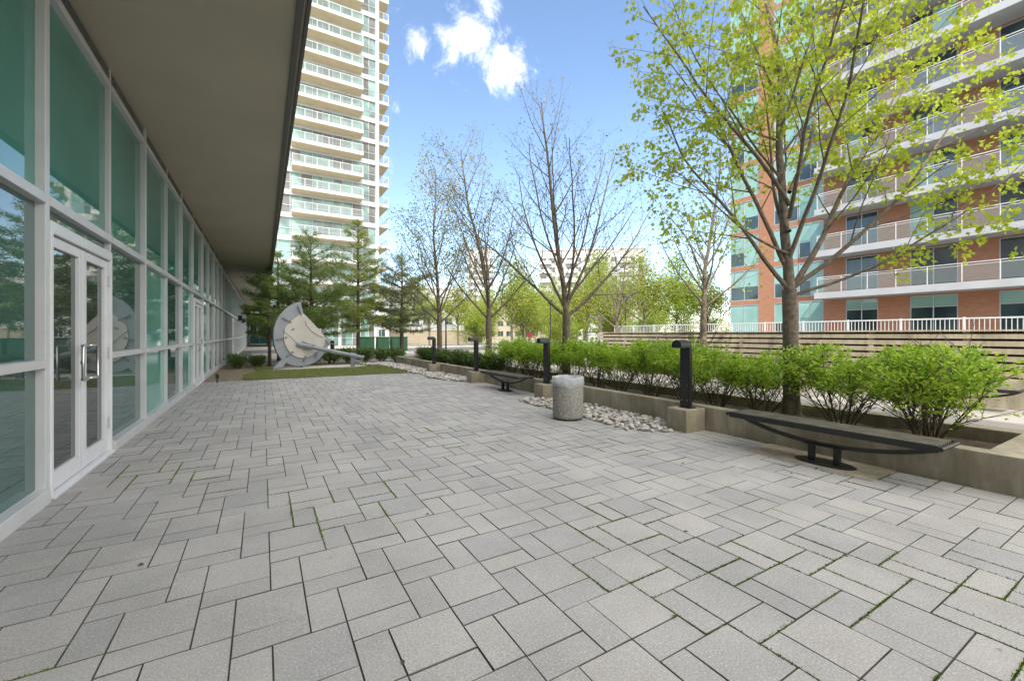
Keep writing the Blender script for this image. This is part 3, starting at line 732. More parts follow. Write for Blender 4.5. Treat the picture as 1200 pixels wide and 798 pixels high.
# camera-right on the ground is azimuth -30.5 deg, so limbs listed with azimuth relative to it
def decid(name, loc, label, seed, trunk_h, trunk_r, leader, limbs, o, leafm, per, spread, size, tmpl=DIAM, tipper=None, bark='bark', group=None, cat='tree'):
    t = thing(name, loc, label, cat, group); T = Tree(seed)
    p = V((0, 0, -.05)); d = V((0, 0, 1)); pts, rad = [p], [trunk_r*1.35]
    n = 9
    for i in range(n):
        d = (d + T.rv(.012)).normalized(); p = p + d*((trunk_h+.05)/n); pts.append(p); rad.append(trunk_r*(1.12 if i == 0 else 1 - .12*i/n))
    T.mb.tube(pts, rad, 14, caps=False)
    T.limb(p - d*.05, d + V(leader[1]), leader[0], trunk_r*.72, 1, o)
    for (a, e, L, rr, dz) in limbs:
        q = p + V((0, 0, dz)) if dz > 0 else p + d*dz
        T.limb(q, az_el(a - 30.5, e), L, trunk_r*rr, 1, o)
    T.mb.build('trunk', M[bark], t, smooth=True)
    pos, dr = T.leafpos(per, spread, tipper)
    if pos: leaves('crown', pos, T.g.uniform(.7, 1.25, len(pos))*size, leafm, t, T.g, tmpl, dirs=dr)
    return t
G_T = 'young trees standing in the long planter'
O1 = dict(levels=4, start=(0, .22, .25, .2), per=(0, 2.6, 3.6, 4.0), ang=((0,0), (28, 52), (28, 55), (30, 60)), ratio=(0, .50, .46, .42), minl=(0, .5, .22, .1), wob=.055, up=(0, .035, .03, .015, .0), leaf_from=.3)
# nearest tree, spreading fresh leaves
decid('maple_tree', (6.95, 3.38, .18), 'nearest tree, lime green young maple with fresh leaves rising behind the long bench', 21, 2.0, .112, (6.4, (.03, -.02, 0)),
      [(178, 42, 3.6, .34, .0), (150, 62, 4.6, .34, .25), (-5, 40, 4.2, .36, .0), (12, 58, 5.0, .44, -.05), (-60, 60, 4.2, .32, .5), (95, 58, 3.6, .30, .9), (200, 50, 3.8, .32, 1.3), (-110, 55, 3.6, .30, 1.1), (35, 48, 4.0, .30, 1.5), (-15, 18, 3.4, .25, -.1), (185, 14, 2.4, .20, .55)],
      O1, M['leaf_lime'], 1.3, .058, .066, LOBED, 9.0, group=G_T)
O2 = dict(O1, per=(0, 3.0, 4.2, 4.4), leaf_from=.55, up=(0, .045, .05, .04, .03))
decid('bare_tree', (7.0, 9.0, .18), 'tallest nearly bare tree in the planter, with wide upswept limbs, behind the bin', 33, 1.85, .112, (5.9, (0, 0, 0)),
      [(175, 40, 4.0, .42, -.05), (160, 62, 4.5, .38, .1), (5, 38, 4.0, .44, -.05), (20, 66, 4.6, .42, .2), (-70, 60, 4.0, .36, .3), (90, 62, 4.0, .36, .1), (200, 66, 4.0, .34, .6), (-20, 62, 3.8, .34, .7), (0, 48, 3., .32, .4)],
      O2, M['leaf_olive'], .16, .035, .05, DIAM, 1.6, group=G_T)
O3 = dict(O2, per=(0, 3.6, 4.4, 4.4))
lim = [(180, 42, 3.0, .4, -.1), (0, 40, 3.0, .4, -.15), (150, 55, 3.2, .36, .3), (30, 58, 3.4, .36, .2), (-90, 50, 3.0, .36, .3), (90, 50, 3.0, .36, .5), (200, 58, 3.2, .36, .8), (-20, 55, 3.0, .36, 1.0), (110, 60, 2.8, .34, 1.3)]
decid('budding_tree', (7.0, 13.5, .18), 'slender budding tree in the planter between the bare tree and the leftmost one', 45, 2.0, .115, (6.6, (0, 0, 0)), lim, O3, M['leaf_olive'], .5, .06, .07, DIAM, 2.6, group=G_T)
decid('budding_tree', (7.0, 18.4, .18), 'leftmost budding tree in the planter, tiny reddish olive leaves', 52, 2.0, .125, (6.9, (0, 0, 0)), [(a+25, e-4, L*1.1, r, z) for a, e, L, r, z in lim], O3, M['leaf_olive'], .8, .07, .085, DIAM, 3.4, group=G_T)
# trees past the planter
decid('leafy_tree', (11.7, 8.2, 0), 'slim half leafed tree beside the board fence, behind the nearest bollard light', 61, 2.5, .10, (4.6, (0, 0, 0)), [(a, e, L*.8, r, z) for a, e, L, r, z in lim], O3, M['leaf_green'], .45, .07, .085, DIAM, 2.4)
decid('spreading_tree', (16.3, 16.6, 0), 'small spreading tree at the left end of the board fence', 67, 1.9, .11, (4.0, (0, 0, 0)), [(a, e-6, L*.95, r, z) for a, e, L, r, z in lim], O3, M['leaf_green'], .3, .07, .08, DIAM, 1.8)

def far_tree(seed, h, r, leafm, n_leaf, size, spread):
    T = Tree(seed); t = bpy.data.objects.new('street_tree', None); C.objects.link(t)
    o = dict(levels=3, start=(0, .2, .2), per=(0, 1.6, 1.6), ang=((0,0), (30, 55), (30, 60)), ratio=(0, .5, .45), minl=(0, .6, .3), wob=.06, up=(0, .04, .03, .0))
    T.mb.tube([(0,0,-.05), (.02,0,h*.15), (0,.02,h*.28)], [r*1.2, r, r*.85], 8, caps=False)
    T.limb((0, .02, h*.27), (0, 0, 1), h*.7, r*.8, 1, o)
    for k in range(7): T.limb((0, .02, h*(.27+.03*k)), az_el(k*137, 38+4*k), h*(.48-.03*k), r*.5, 1, o)
    T.mb.build('trunk', M['bark'], t, smooth=True)
    pos = []
    for p, d, e in T.tips:
        for _ in range(max(1, int(n_leaf/len(T.tips)))): pos.append(p + T.rv(spread))
    leaves('crown', pos, T.g.uniform(.7, 1.3, len(pos))*size, leafm, t, T.g)
    return t
ft = [far_tree(71, 8.5, .13, M['leaf_yellow'], 8000, .17, .38), far_tree(72, 9.5, .15, M['leaf_yellow'], 7000, .18, .42), far_tree(73, 8.0, .12, M['leaf_green'], 8000, .16, .36)]
far = [  # x, y, prototype, scale, label
    (16.2, 27.5, 1, .72, 'yellow-green street tree just left of the bare planter tree, trunk seen over the hedge'),
    (18.5, 29.5, 2, .75, 'thin green street tree directly left of the tallest bare tree'),
    (26.5, 31.0, 0, .95, 'yellow-green street tree to the right of the tallest bare tree'),
    (23.0, 36.5, 1, .9, 'yellow-green tree behind the spreading tree at the fence end'),
    (32.0, 35.0, 2, 1.25, 'green leafy tree behind the left part of the white railing'),
    (36.5, 33.0, 0, 1.2, 'yellow-green tree behind the white railing, left of the lamp post'),
    (40.0, 31.5, 2, 1.25, 'green leafy tree behind the white railing beside the lamp post'),
    (43.5, 30.0, 0, 1.05, 'pale leafy tree beside the corner of the brick building'),
    (17.5, 49.5, 0, .9, 'yellow-green tree across the road, behind the leftmost planter tree'),
    (21.5, 50.0, 1, .85, 'yellow tree across the road, between the two budding planter trees'),
    (26.0, 50.5, 2, .9, 'green tree across the road, behind the second budding tree'),
    (31.5, 50.0, 0, 1.0, 'yellow-green tree across the road, left of the red sign'),
    (37.0, 51.0, 1, 1.0, 'yellow-green tree across the road, right of the red sign'),
    (44.0, 52.0, 0, 1.1, 'broad yellow tree across the road, behind the white posts'),
    (52.0, 53.0, 2, 1.1, 'broad green tree across the road, behind the railing end'),
    (60.0, 53.0, 1, 1.1, 'pale yellow tree across the road in front of the white flats'),
    (14.5, 51.0, 1, .6, 'small yellow-green tree across the road, right of the green cabinets'),
]
seen = {}
for i, (x, y, k, s_, lab) in enumerate(far):
    o = ft[k] if k not in seen else copy_tree(ft[k]); seen[k] = 1
    o.location = (x, y, 0.1 if y > 47 else 0); o.rotation_euler = (0, 0, i*1.7); o.scale = (s_,)*3
    tag(o, lab, 'tree', 'street trees beyond the plaza')

def bushy(seed, h, w, leafm, n_leaf, size):
    T = Tree(seed); t = bpy.data.objects.new('background_tree', None); C.objects.link(t)
    o = dict(levels=3, start=(0, .1, .1), per=(0, 1.4, 1.6), ang=((0,0), (30, 60), (30, 65)), ratio=(0, .5, .45), minl=(0, .6, .3), wob=.08, up=(0, .02, .02, .0))
    T.mb.tube([(0,0,-.05), (.02,0,h*.1), (0,.02,h*.16)], [.16, .14, .12], 8, caps=False)
    T.limb((0, .02, h*.15), (0, 0, 1), h*.8, .11, 1, o)
    for k in range(10): T.limb((0, .02, h*(.13+.03*k)), az_el(k*137, 8+6*k), w*(.62-.03*k), .07, 1, o)
    T.mb.build('trunk', M['bark'], t, smooth=True)
    pos = [p + T.rv(.34) for p, d, e in T.tips for _ in range(max(1, int(n_leaf/len(T.tips))))]
    leaves('crown', pos, T.g.uniform(.7, 1.3, len(pos))*size, leafm, t, T.g)
    return t
bt = [bushy(171, 7., 4.5, M['leaf_yellow'], 6500, .16), bushy(172, 6., 5., M['leaf_green'], 6500, .16)]
for i, (x, y, k, s_, lab) in enumerate((
    (24.5, 33.5, 0, .62, 'low bushy yellow-green tree right of the tallest bare trunk, beyond the hedge'),
    (29.0, 38.0, 1, .80, 'bushy green tree filling the gap behind the spreading tree'),
    (35.5, 37.0, 0, .90, 'bushy yellow-green tree behind the left end of the white railing'),
    (42.0, 38.0, 1, .95, 'bushy green tree behind the white railing near the lantern post'),
    (47.0, 36.0, 0, .95, 'bushy pale tree behind the white railing close to the brick building'),
    (52.5, 35.5, 1, 1.0, 'bushy green tree tucked against the far corner of the brick building'),
    (56.0, 58.0, 0, 1.5, 'large pale green tree across the road, behind the white railing'),
    (68.0, 58.0, 1, 1.6, 'largest green tree across the road, left of the brick building'),
    (43.0, 60.0, 1, 1.3, 'broad bushy tree across the road, behind the white gate posts'),
    (30.0, 62.0, 0, 1.2, 'broad yellow tree across the road, far behind the budding trees'),
    (26.5, 55.0, 1, 1.15, 'bushy green tree across the road, behind the second budding trunk'),
    (35.0, 54.0, 0, 1.25, 'bushy pale yellow tree across the road, directly behind the red sign'),
    (42.5, 52.0, 1, 1.2, 'bushy green tree across the road, right of the tallest bare trunk'),
    (50.5, 50.5, 0, 1.3, 'bushy pale tree across the road, behind the spreading tree at the fence end'))):
    o = bt[k] if i < 2 else copy_tree(bt[k]); o.location = (x, y, .1 if y > 47 else 0); o.rotation_euler = (0, 0, i*1.3); o.scale = (s_,)*3
    tag(o, lab, 'tree', 'bushy trees beyond the plaza')

def conifer(name, loc, label, seed, h, rad, trunk_r, base, needlem, n_needles, droop=0.0, dens=1.0):
    t = thing(name, loc, label, 'conifer', 'conifers behind the sculpture'); r = random.Random(seed); g_ = np.random.default_rng(seed); mb = MB()
    lean = V((r.uniform(-.02, .02), r.uniform(-.02, .02), 1))
    mb.tube([lean*z for z in (-.05, h*.3, h*.6, h*.85, h)], [trunk_r*1.2, trunk_r, trunk_r*.65, trunk_r*.3, .008], 9, caps=False)
    pos, dr = [], []; z = base
    while z < h*.97:
        u = (z-base)/(h-base); L0 = rad*1.15*(1-u)**.68*(.55 + .45*min(1, u*5)); m = 5 if u < .8 else 3
        a0 = r.uniform(0, 6.28)
        for k in range(m):
            if r.random() < .16: continue
            L = max(.15, L0*r.uniform(.4, 1.2)); a = a0 + 6.283*k/m + r.uniform(-.4, .4); el = R(r.uniform(-6, 14) + 35*u**2) - droop
            d = V((math.cos(a)*math.cos(el), math.sin(a)*math.cos(el), math.sin(el))); p = lean*z; pts = [p]
            n = max(3, int(L/.25))
            for i in range(n):
                d = (d + V((r.gauss(0, .06), r.gauss(0, .06), r.gauss(.03, .04)))).normalized(); p = p + d*(L/n); pts.append(p)
                if i/n > .12:
                    for sgn in (-1, 1):
                        if r.random() < .2: continue
                        sd = d.cross(V((0, 0, 1))).normalized()*sgn; tl = (L*.34)*(1 - .55*i/n)*r.uniform(.6, 1.2)
                        td = (sd*.8 + d*.6 + V((0, 0, r.uniform(-.08, .12)))).normalized(); q = p
                        mb.tube([q, q + td*tl], [.007, .003], 3, caps=False)
                        for w in range(max(2, int(tl/.07*dens))):
                            c = q + td*(tl*r.uniform(.15, 1.05)); pos.append(c); dr.append(td + V((0, 0, .25)))
                pos.append(p); dr.append(d + V((0, 0, .3)))
            mb.tube(pts, [max(.006, trunk_r*.28*(1-.8*i/n)) for i in range(n+1)], 5, caps=False)
        z += r.uniform(.26, .44)
    mb.build('trunk', M['pinebark'], t, smooth=True)
    rep = max(1, int(n_needles/len(pos))); P_ = np.repeat(np.array([p[:] for p in pos]), rep, 0); D_ = np.repeat(np.array([d[:] for d in dr]), rep, 0)
    P_ = P_ + g_.normal(0, .075, P_.shape); D_ = D_ + g_.normal(0, .6, D_.shape)
    leaves('crown', P_, g_.uniform(.11, .24, len(P_)), needlem, t, g_, NEED*np.array([1.3, 1, 1]), dirs=D_)
    return t
conifer('pine_tree', (.28, 23.4, 0), 'slim dark pine at the left edge of the canopy, left of the disc sculpture', 81, 4.3, .95, .07, 1.9, M['needle'], 5000)
conifer('pine_tree', (2.3, 25.0, 0), 'broad dark green pine rising directly behind the disc sculpture', 82, 6.9, 2.9, .11, 1.5, M['needle'], 24000)
conifer('larch_tree', (4.9, 26.3, 0), 'tallest conifer, thin-trunked and sparse, right of the disc sculpture', 83, 8.5, 2.0, .10, 1.7, M['needle2'], 16000)
conifer('spruce_tree', (7.75, 27.2, 0), 'layered grey-green spruce with flat tiers before the green cabinets', 84, 6.6, 2.6, .12, 1.7, M['needle_dark'], 20000, droop=.06)
conifer('pine_tree', (.8, 27.5, 0), 'dark pine between the canopy edge and the broad pine', 85, 6.2, 1.9, .1, 1.2, M['needle'], 14000)

# bright green shrubs of the hedge
def shrub(seed, n_stem, width, h, n_leaf, leafm, size, lo, name='shrub'):
    t = bpy.data.objects.new(name, None); C.objects.link(t); r = random.Random(seed); g_ = np.random.default_rng(seed); mb = MB(); tips = []
    for k in range(n_stem):
        a = 6.283*k/n_stem + r.uniform(-.4, .4); tilt = r.uniform(.15, .62 if name != 'shrub' else .75)
        d = V((math.cos(a)*tilt, math.sin(a)*tilt, 1)).normalized(); p = V((math.cos(a)*.06, math.sin(a)*.06, -.05)); pts = [p]
        L = h*r.uniform(.64, .9); n = 7
        for i in range(n):
            d = (d + V((r.gauss(0, .09), r.gauss(0, .09), .02))).normalized(); p = p + d*(L/n); pts.append(p)
            if i >= 1:
                for _ in range(2):
                    if r.random() < .25: continue
                    b2 = r.uniform(0, 6.28); sd = (d*.6 + V((math.cos(b2), math.sin(b2), r.uniform(-.1, .4)))*.75).normalized()
                    l2 = r.uniform(.15, .36)*width; q = p + sd*l2; m_ = p.lerp(q, .5) + V((0, 0, .015)); mb.tube([p, m_, q], [.006, .0045, .0025], 3, caps=False)
                    for f in (.45, .7, .9, 1.05): tips.append(p.lerp(q, f))
                    for _ in range(2):
                        b3 = r.uniform(0, 6.28); s3 = (sd + V((math.cos(b3), math.sin(b3), r.uniform(0, .7)))*.8).normalized(); q2 = m_ + s3*l2*r.uniform(.4, .8)
                        mb.tube([m_, q2], [.004, .002], 3, caps=False); tips += [m_.lerp(q2, .6), q2]
        mb.tube(pts, [.0105*(1-.75*i/n) + .002 for i in range(n+1)], 5, caps=False)
    mb.build('stems', M['stem'], t, smooth=True)
    tp = np.array([p[:] for p in tips]); w = np.clip((tp[:, 2]/h - lo)/.25, .03, 1); w /= w.sum()
    idx = g_.choice(len(tp), n_leaf, p=w); pos = tp[idx] + g_.normal(0, .038, (n_leaf, 3))
    # flat clipped top
    pos[:, 2] = np.where(pos[:, 2] > h, h - g_.uniform(-.03, .09, n_leaf), pos[:, 2])
    dirs = g_.normal(0, 1, (n_leaf, 3)); dirs[:, 2] = dirs[:, 2]*.5 + .15
    leaves('foliage', pos, g_.uniform(.6, 1.25, n_leaf)*size, leafm, t, g_, DIAM*np.array([.8, 1, 1]), dirs=dirs)
    return t
sh = [shrub(s_, 13, 1.2, 1.22, 4800, M['leaf_bush'], .056, .38) for s_ in (91, 92, 93, 94)]
big = shrub(95, 20, 1.6, 1.16, 6800, M['leaf_bush'], .056, .34)
big.location = (6.95, 1.86, .18); tag(big, 'largest bright green shrub, spreading at the right end of the planter', 'shrub', 'bright green hedge shrubs in the planter')
hedge = [(2.75, 'bright green shrub just left of the largest one, behind the long bench'), (3.85, 'bright green shrub touching the nearest tree trunk on its left'),
         (4.55, 'bright green shrub next right of the nearest bollard light'), (5.3, 'bright green shrub directly behind the nearest bollard light'),
         (6.1, 'bright green shrub just left of the nearest bollard light'), (6.9, 'bright green shrub behind the middle of the near stone bed'),
         (7.7, 'bright green shrub over the left part of the near stone bed'), (8.5, 'bright green shrub right of the bare tree trunk, over the bin'),
         (9.5, 'bright green shrub just left of the bare tree trunk'), (10.3, 'bright green shrub behind the right end of the smaller bench'),
         (11.05, 'bright green shrub behind the middle of the smaller bench'), (11.75, 'bright green shrub ending the hedge on the left')]
for i, (y, lab) in enumerate(hedge):
    o = sh[i] if i < 4 else copy_tree(sh[i % 4]); o.location = (6.95 + random.uniform(-.1, .1), y, .18); o.rotation_euler = (0, 0, i*1.9); s_ = random.uniform(.96, 1.03); o.scale = (s_, s_, random.uniform(.9, .96) if y < 5 else random.uniform(.95, 1.02))
    tag(o, lab, 'shrub', 'bright green hedge shrubs in the planter')
yw = [shrub(s_, 12, .95, .56, 2600, M['leaf_yew'], .055, .02, 'low_evergreen') for s_ in (101, 102)]
labs_y = []
yews = [((6.9, 12.7), 'low dark evergreen next to the left end of the bright hedge')] + \
       [((6.8 + .1*(k % 2), 13.6 + .95*k), 'low dark evergreen in the planter, number %s of nine going away from the hedge' % w) for k, w in enumerate(('two', 'three', 'four', 'five', 'six', 'seven', 'eight', 'nine'))] + \
       [((2.2 + .85*k, 23.4 + .12*(k % 3)), 'low dark evergreen behind the sculpture lawn, %s from the left of that row' % w) for k, w in enumerate(('first', 'second', 'third', 'fourth', 'fifth', 'sixth'))]
for i, ((x, y), lab) in enumerate(yews):
    o = yw[i] if i < 2 else copy_tree(yw[i % 2]); o.location = (x, y, .15 if x > 6.3 and y < 22.2 else -.02); o.rotation_euler = (0, 0, i*2.3); s_ = random.uniform(.95, 1.1) * (1.3 if x < 6.3 else 1.15); o.scale = (s_, s_, s_*random.uniform(.95, 1.1))
    tag(o, lab, 'shrub', 'low dark evergreens')
for i, ((x, y, s_), lab) in enumerate((((-.95, 22.3, 1.15), 'round boxwood bush against the glass front, left one of two'), ((-.2, 22.6, 1.0), 'round boxwood bush close to the left pine, right one of two'))):
    o = copy_tree(yw[i]); o.name = 'boxwood_bush'; o.location = (x, y, -.02); o.scale = (s_,)*3; o.rotation_euler = (0, 0, i+.4); tag(o, lab, 'shrub', 'boxwood bushes beside the glass front')

# ------------------------------------------------------------------ board fence, railing, brick building
fc = thing('board_fence', (13.0, 0, 0), 'long fence of weathered horizontal boards on a low concrete base beyond the hedge', 'fence')
b = MB(); b.box(-.1, .2, -2, 14.2, 0, .60, b=.01); b.build('concrete_base', M['conc'], fc)
yj = [-2, 1.2, 4.6, 7.9, 11.2, 14.2]
for k in range(6):
    b = MB()
    for a, c in zip(yj[:-1], yj[1:]):
        dx = .0 if k % 2 else .03
        b.box(-.06+dx, -.02+dx, a+.003, c-.003, .635+.155*k, .635+.155*k+.108, b=.004)
    b.build('board', M['wood'], fc)
b = MB(); b.box(-.10, .12, -2, 14.2, 1.565, 1.60, b=.005); b.build('cap_board', M['wood'], fc)
for y in [1.2 + 1.65*k for k in range(-1, 9)]:
    b = MB(); b.box(-.018, .07, y-.05, y+.05, .6, 1.56); b.build('fence_post', M['wood'], fc)
b = MB(); b.box(.10, .13, -2, 14.2, .602, 1.56); b.build('gap_dark_sheet', M['soil'], fc)  # dark sheet, its colour stands in for the darkness behind the board gaps

rl = thing('terrace_railing', (20, 0, 1.05), 'white picket railing along the raised terrace above the board fence', 'railing')
b = MB(); y = -2.
while y < 20.6: b.box(-.008, .008, y-.009, y+.009, .10, .96); y += .115
b.box(-.02, .02, -2, 20.6, .96, 1.01); b.box(-.015, .015, -2, 20.6, .06, .10); b.build('picket_panel', M['rail_white'], rl)
y = -2.
while y <= 20.7:
    b = MB(); b.box(-.026, .026, y-.03, y+.03, 0, 1.03); b.build('railing_post', M['rail_white'], rl); y += 1.61

bb = thing('brick_building', (35, 0, 1.05), 'red brick apartment building with white balconies behind the nearest tree', 'building')
FL = 2.9; Z1 = 4.41 - 1.05      # first balcony floor level above the terrace
NF = 10
H_ = Z1 + FL*NF
b = MB()
wall = [(-6, 5.85), (8.05, 10.05), (12.15, 13.55), (14.8, 0)]
# windows along Y (edges): measured
wins = [(1.9, 6.42), (8.02, 10.15), (11.75, 13.55)]
solid = [(-8, 1.9), (6.42, 8.02), (10.15, 11.75), (13.55, 14.9)]
for a, c in solid: b.box(0, 8, a, c, 0, H_)
for k in range(NF + 1):
    zt = Z1 - .55 + FL*k
    for a, c in wins: b.box(.02, 8, a, c, zt+.05, zt+.55)
b.box(0, 8, 18.35, 19.55, 0, H_)
for k in range(NF + 1):
    zt = Z1 - .42 + FL*k
    b.box(.03, 8, 19.55, 22.0, zt, zt+.36); b.box(.03, 8, 14.9, 18.35, zt, zt+.36)
b.build('brick_wall', M['brick'], bb)
b = MB(); b.box(-.1, 8.2, -8, 22.1, H_, H_+.3); b.build('roof', M['white'], bb)
rw = random.Random(4)
def apt_window(y0, y1, z0, z1, style, x=.08):
    f = MB(); n = max(2, round((y1-y0)/1.05)); w = .05
    f.box(x-.05, x+.03, y0, y0+w, z0, z1); f.box(x-.05, x+.03, y1-w, y1, z0, z1)
    f.box(x-.05, x+.03, y0+w, y1-w, z0, z0+w); f.box(x-.05, x+.03, y0+w, y1-w, z1-w, z1)
    for i in range(1, n):
        y = y0 + (y1-y0)*i/n; f.box(x-.04, x+.02, y-w/2, y+w/2, z0+w, z1-w)
    if style == 'ground': zm = z0 + (z1-z0)*.75; f.box(x-.035, x+.015, y0+w, y1-w, zm-w/2, zm+w/2)
    o = f.build('window', M['alu2'], bb)
    p = MB()
    for i in range(n):
        ya, yb = y0+w + (y1-y0-2*w)*i/n, y0+w + (y1-y0-2*w)*(i+1)/n
        if style == 'ground':
            zm = z0 + (z1-z0)*.75
            p.add([(x, ya, z0+w), (x, yb, z0+w), (x, yb, zm), (x, ya, zm)], [(0,1,2,3)], 0)
            p.add([(x, ya, zm), (x, yb, zm), (x, yb, z1-w), (x, ya, z1-w)], [(0,1,2,3)], 1 if rw.random() < .6 else 2)
        elif style == 'corner':
            zm = z0 + (z1-z0)*.45
            p.add([(x, ya, z0+w), (x, yb, z0+w), (x, yb, zm), (x, ya, zm)], [(0,1,2,3)], 0 if rw.random() < .45 else 1)
            p.add([(x, ya, zm), (x, yb, zm), (x, yb, z1-w), (x, ya, z1-w)], [(0,1,2,3)], 1)
        else:
            p.add([(x, ya, z0+w), (x, yb, z0+w), (x, yb, z1-w), (x, ya, z1-w)], [(0,1,2,3)], rw.choice((0, 0, 0, 1)))
    p.build('pane', [M['darkglass'], M['tealglass'], M['blind']], o)
for a, c in wins:
    apt_window(a, c, 0.02, Z1-.51, 'ground')
    for k in range(NF): apt_window(a, c, Z1+.02+FL*k, Z1+FL*(k+1)-.51, 'slide')
for k in range(-1, NF):
    z0, z1 = (0.02 if k < 0 else Z1-.05+FL*k), Z1 + FL*(k+1) - .43
    for a, c in ((19.56, 21.98), (16.6, 18.34), (14.92, 16.55)): apt_window(a, c, z0, z1, 'corner')
for k in range(NF):
    z = Z1 + FL*k; bx = MB(); bx.box(-1.7, .0, -8, 14.75, z-.42, z); sl_ = bx.build('balcony', M['slab'], bb)
    r_ = MB(); y = 14.6
    while y > -3: r_.box(-1.62, -1.58, y-.02, y+.02, z, z+1.02); y -= 1.42
    r_.box(-1.63, -1.57, -8, 14.62, z+1.02, z+1.06); r_.box(-1.61, -1.59, -8, 14.6, z+.9, z+.93); r_.box(-1.57, -.0, 14.57, 14.61, z+1.02, z+1.06)
    r_.build('railing', M['rail_white'], sl_)
    g_ = MB(); g_.add([(-1.6, -8, z+.05), (-1.6, 14.58, z+.05), (-1.6, 14.58, z+.89), (-1.6, -8, z+.89)], [(0,1,2,3)]); g_.add([(-1.57, 14.59, z+.05), (-.02, 14.59, z+.05), (-.02, 14.59, z+.98), (-1.57, 14.59, z+.98)], [(0,1,2,3)])
    g_.build('railing_glass', M['rail_glass'], sl_)

# ------------------------------------------------------------------ white balcony tower
tw = thing('balcony_tower', (8, 58.7, 0), 'tall white apartment tower with stacked balconies beyond the canopy edge', 'building')
ox = -8; TF = 2.83; TZ = 5.05; NT = 17; TH = TZ + TF*NT + 1
b = MB(); b.box(.55+ox, 13.5+ox, .25, 14, 0, TH)
b.box(13.15+ox, 13.55+ox, -.25, 14, 0, TH)
for k in range(NT+1): b.box(.55+ox, 13.15+ox, .0, .25, TZ-.45+TF*k, TZ+.15+TF*k)
b.build('wall', M['white'], tw)
rt = random.Random(9)
for k in range(-1, NT):
    z0, z1 = (0.1 if k < 0 else TZ+.15+TF*k), TZ - .45 + TF*(k+1)
    f = MB(); xs = [.6, 1.6, 2.9, 4.1, 5.4, 6.6, 7.8, 9.0, 10.2, 11.4, 12.3, 13.15]
    for x in xs[:-1]: f.box(x+ox-.03, x+ox+.03, .1, .24, z0, z1)
    f.box(.6+ox, 13.15+ox, .12, .2, z0+.9, z0+.96)
    o = f.build('window', M['rail_white'], tw); p = MB()
    p.v = [(x+ox, .18, z) for x in xs for z in (z0, z1)]
    p.f = [(2*i, 2*i+2, 2*i+3, 2*i+1) for i in range(len(xs)-1)]; p.m = [rt.choice((0, 0, 0, 1, 2)) for _ in p.f]
    p.build('pane', [M['towerglass'], M['tealglass'], M['blind']], o)
def tower_balcony(x0, x1, y0, y1, z, side=False):
    s_ = MB(); s_.box(x0, x1, y0, y1, z-.02, z+.40, 0); o = s_.build('balcony', M['white'], tw)
    q = MB(); q.box(x0+.03, x1-.03, y0+.03, y1-.003, z-.05, z-.022); q.build('soffit', M['tan'], o)
    r_ = MB(); g_ = MB(); zt = z + .4
    n = max(2, round((x1-x0)/1.35))
    for i in range(n+1):
        x = x0+.06 + (x1-x0-.12)*i/n; r_.box(x-.03, x+.03, y0+.03, y0+.08, zt, zt+.9)
    r_.box(x0+.02, x1-.02, y0+.03, y0+.08, zt+.9, zt+.96)
    for x in (x0+.02, x1-.08): r_.box(x, x+.05, y0+.08, y1-.01, zt+.9, zt+.96)
    r_.build('railing', M['rail_white'], o)
    g_.add([(x0+.05, y0+.055, zt+.05), (x1-.05, y0+.055, zt+.05), (x1-.05, y0+.055, zt+.9), (x0+.05, y0+.055, zt+.9)], [(0,1,2,3)])
    for x in (x0+.045, x1-.055): g_.add([(x, y0+.06, zt+.05), (x, y1-.02, zt+.05), (x, y1-.02, zt+.9), (x, y0+.06, zt+.9)], [(0,1,2,3)])
    g_.build('railing_glass', M['rail_glass'], o)
for k in range(NT+1): tower_balcony(3.0+ox, 11.25+ox, -1.7, -.003, TZ+TF*k-.1)
for k in range(NT+1): tower_balcony(13.56+ox, 15.1+ox, .6, 6.0, TZ+TF*k-.1)
b = MB()
for x in (1.2, 3.6, 6.0, 8.4, 10.8, 12.9): b.box(x+ox, x+ox+.35, -.5, -.15, 0, 4.4)
b.build('column', M['white'], tw)

# ------------------------------------------------------------------ far buildings
def block(name, loc, w, d, h, label, wallm, fl, nwin, rz=0., glass='darkglass', winh=1.5, balc=False):
    t = thing(name, loc, label, 'building', None, rz)
    b = MB(); b.box(-w/2, w/2, 0, d, 0, h); b.build('wall', wallm, t)
    nf = int((h-1)/fl); cw = w/nwin
    b = MB(); b.box(-w/2-.2, w/2+.2, -.2, d+.2, h, h+.5); b.build('roof', wallm, t)
    for k in range(nf):
        f = MB(); p = MB(); z0 = 1.0 + fl*k
        f.box(-w/2, w/2, -.09, -.003, z0-.12, z0); f.box(-w/2, w/2, -.09, -.003, z0+winh, z0+winh+.1)
        for i in range(nwin+1):
            x0, x1 = max(-w/2, -w/2 + cw*(i-.18)), min(w/2, -w/2 + cw*(i+.18))
            f.box(x0, x1, -.07, -.003, z0-.01, z0+winh+.01)
            if i < nwin: f.box(-w/2+cw*(i+.5)-.04, -w/2+cw*(i+.5)+.04, -.05, -.031, z0-.01, z0+winh+.01)
        p.add([(-w/2+.1, -.03, z0), (w/2-.1, -.03, z0), (w/2-.1, -.03, z0+winh), (-w/2+.1, -.03, z0+winh)], [(0,1,2,3)])
        o = f.build('window_row', wallm, t); p.build('pane', M[glass], o)
        if balc:
            for i in range(0, nwin, 3):
                x0 = -w/2 + cw*i; q = MB(); q.box(x0, x0+cw*1.4, -1.3, -.095, z0-.5, z0-.25); q.box(x0, x0+cw*1.4, -1.3, -1.22, z0-.26, z0+.6); q.build('balcony', M['white'], t)
    return t
block('white_flats', (92, 105, 0), 34, 14, 29, 'pale white block of flats seen through the leaves left of the brick building', M['whitebuild'], 3., 12, R(-38), balc=True)
block('white_office', (30, 108, 0), 34, 14, 13.5, 'long white low block behind the budding trees on the left', M['whitebuild'], 3.2, 12, R(-12), winh=1.7)
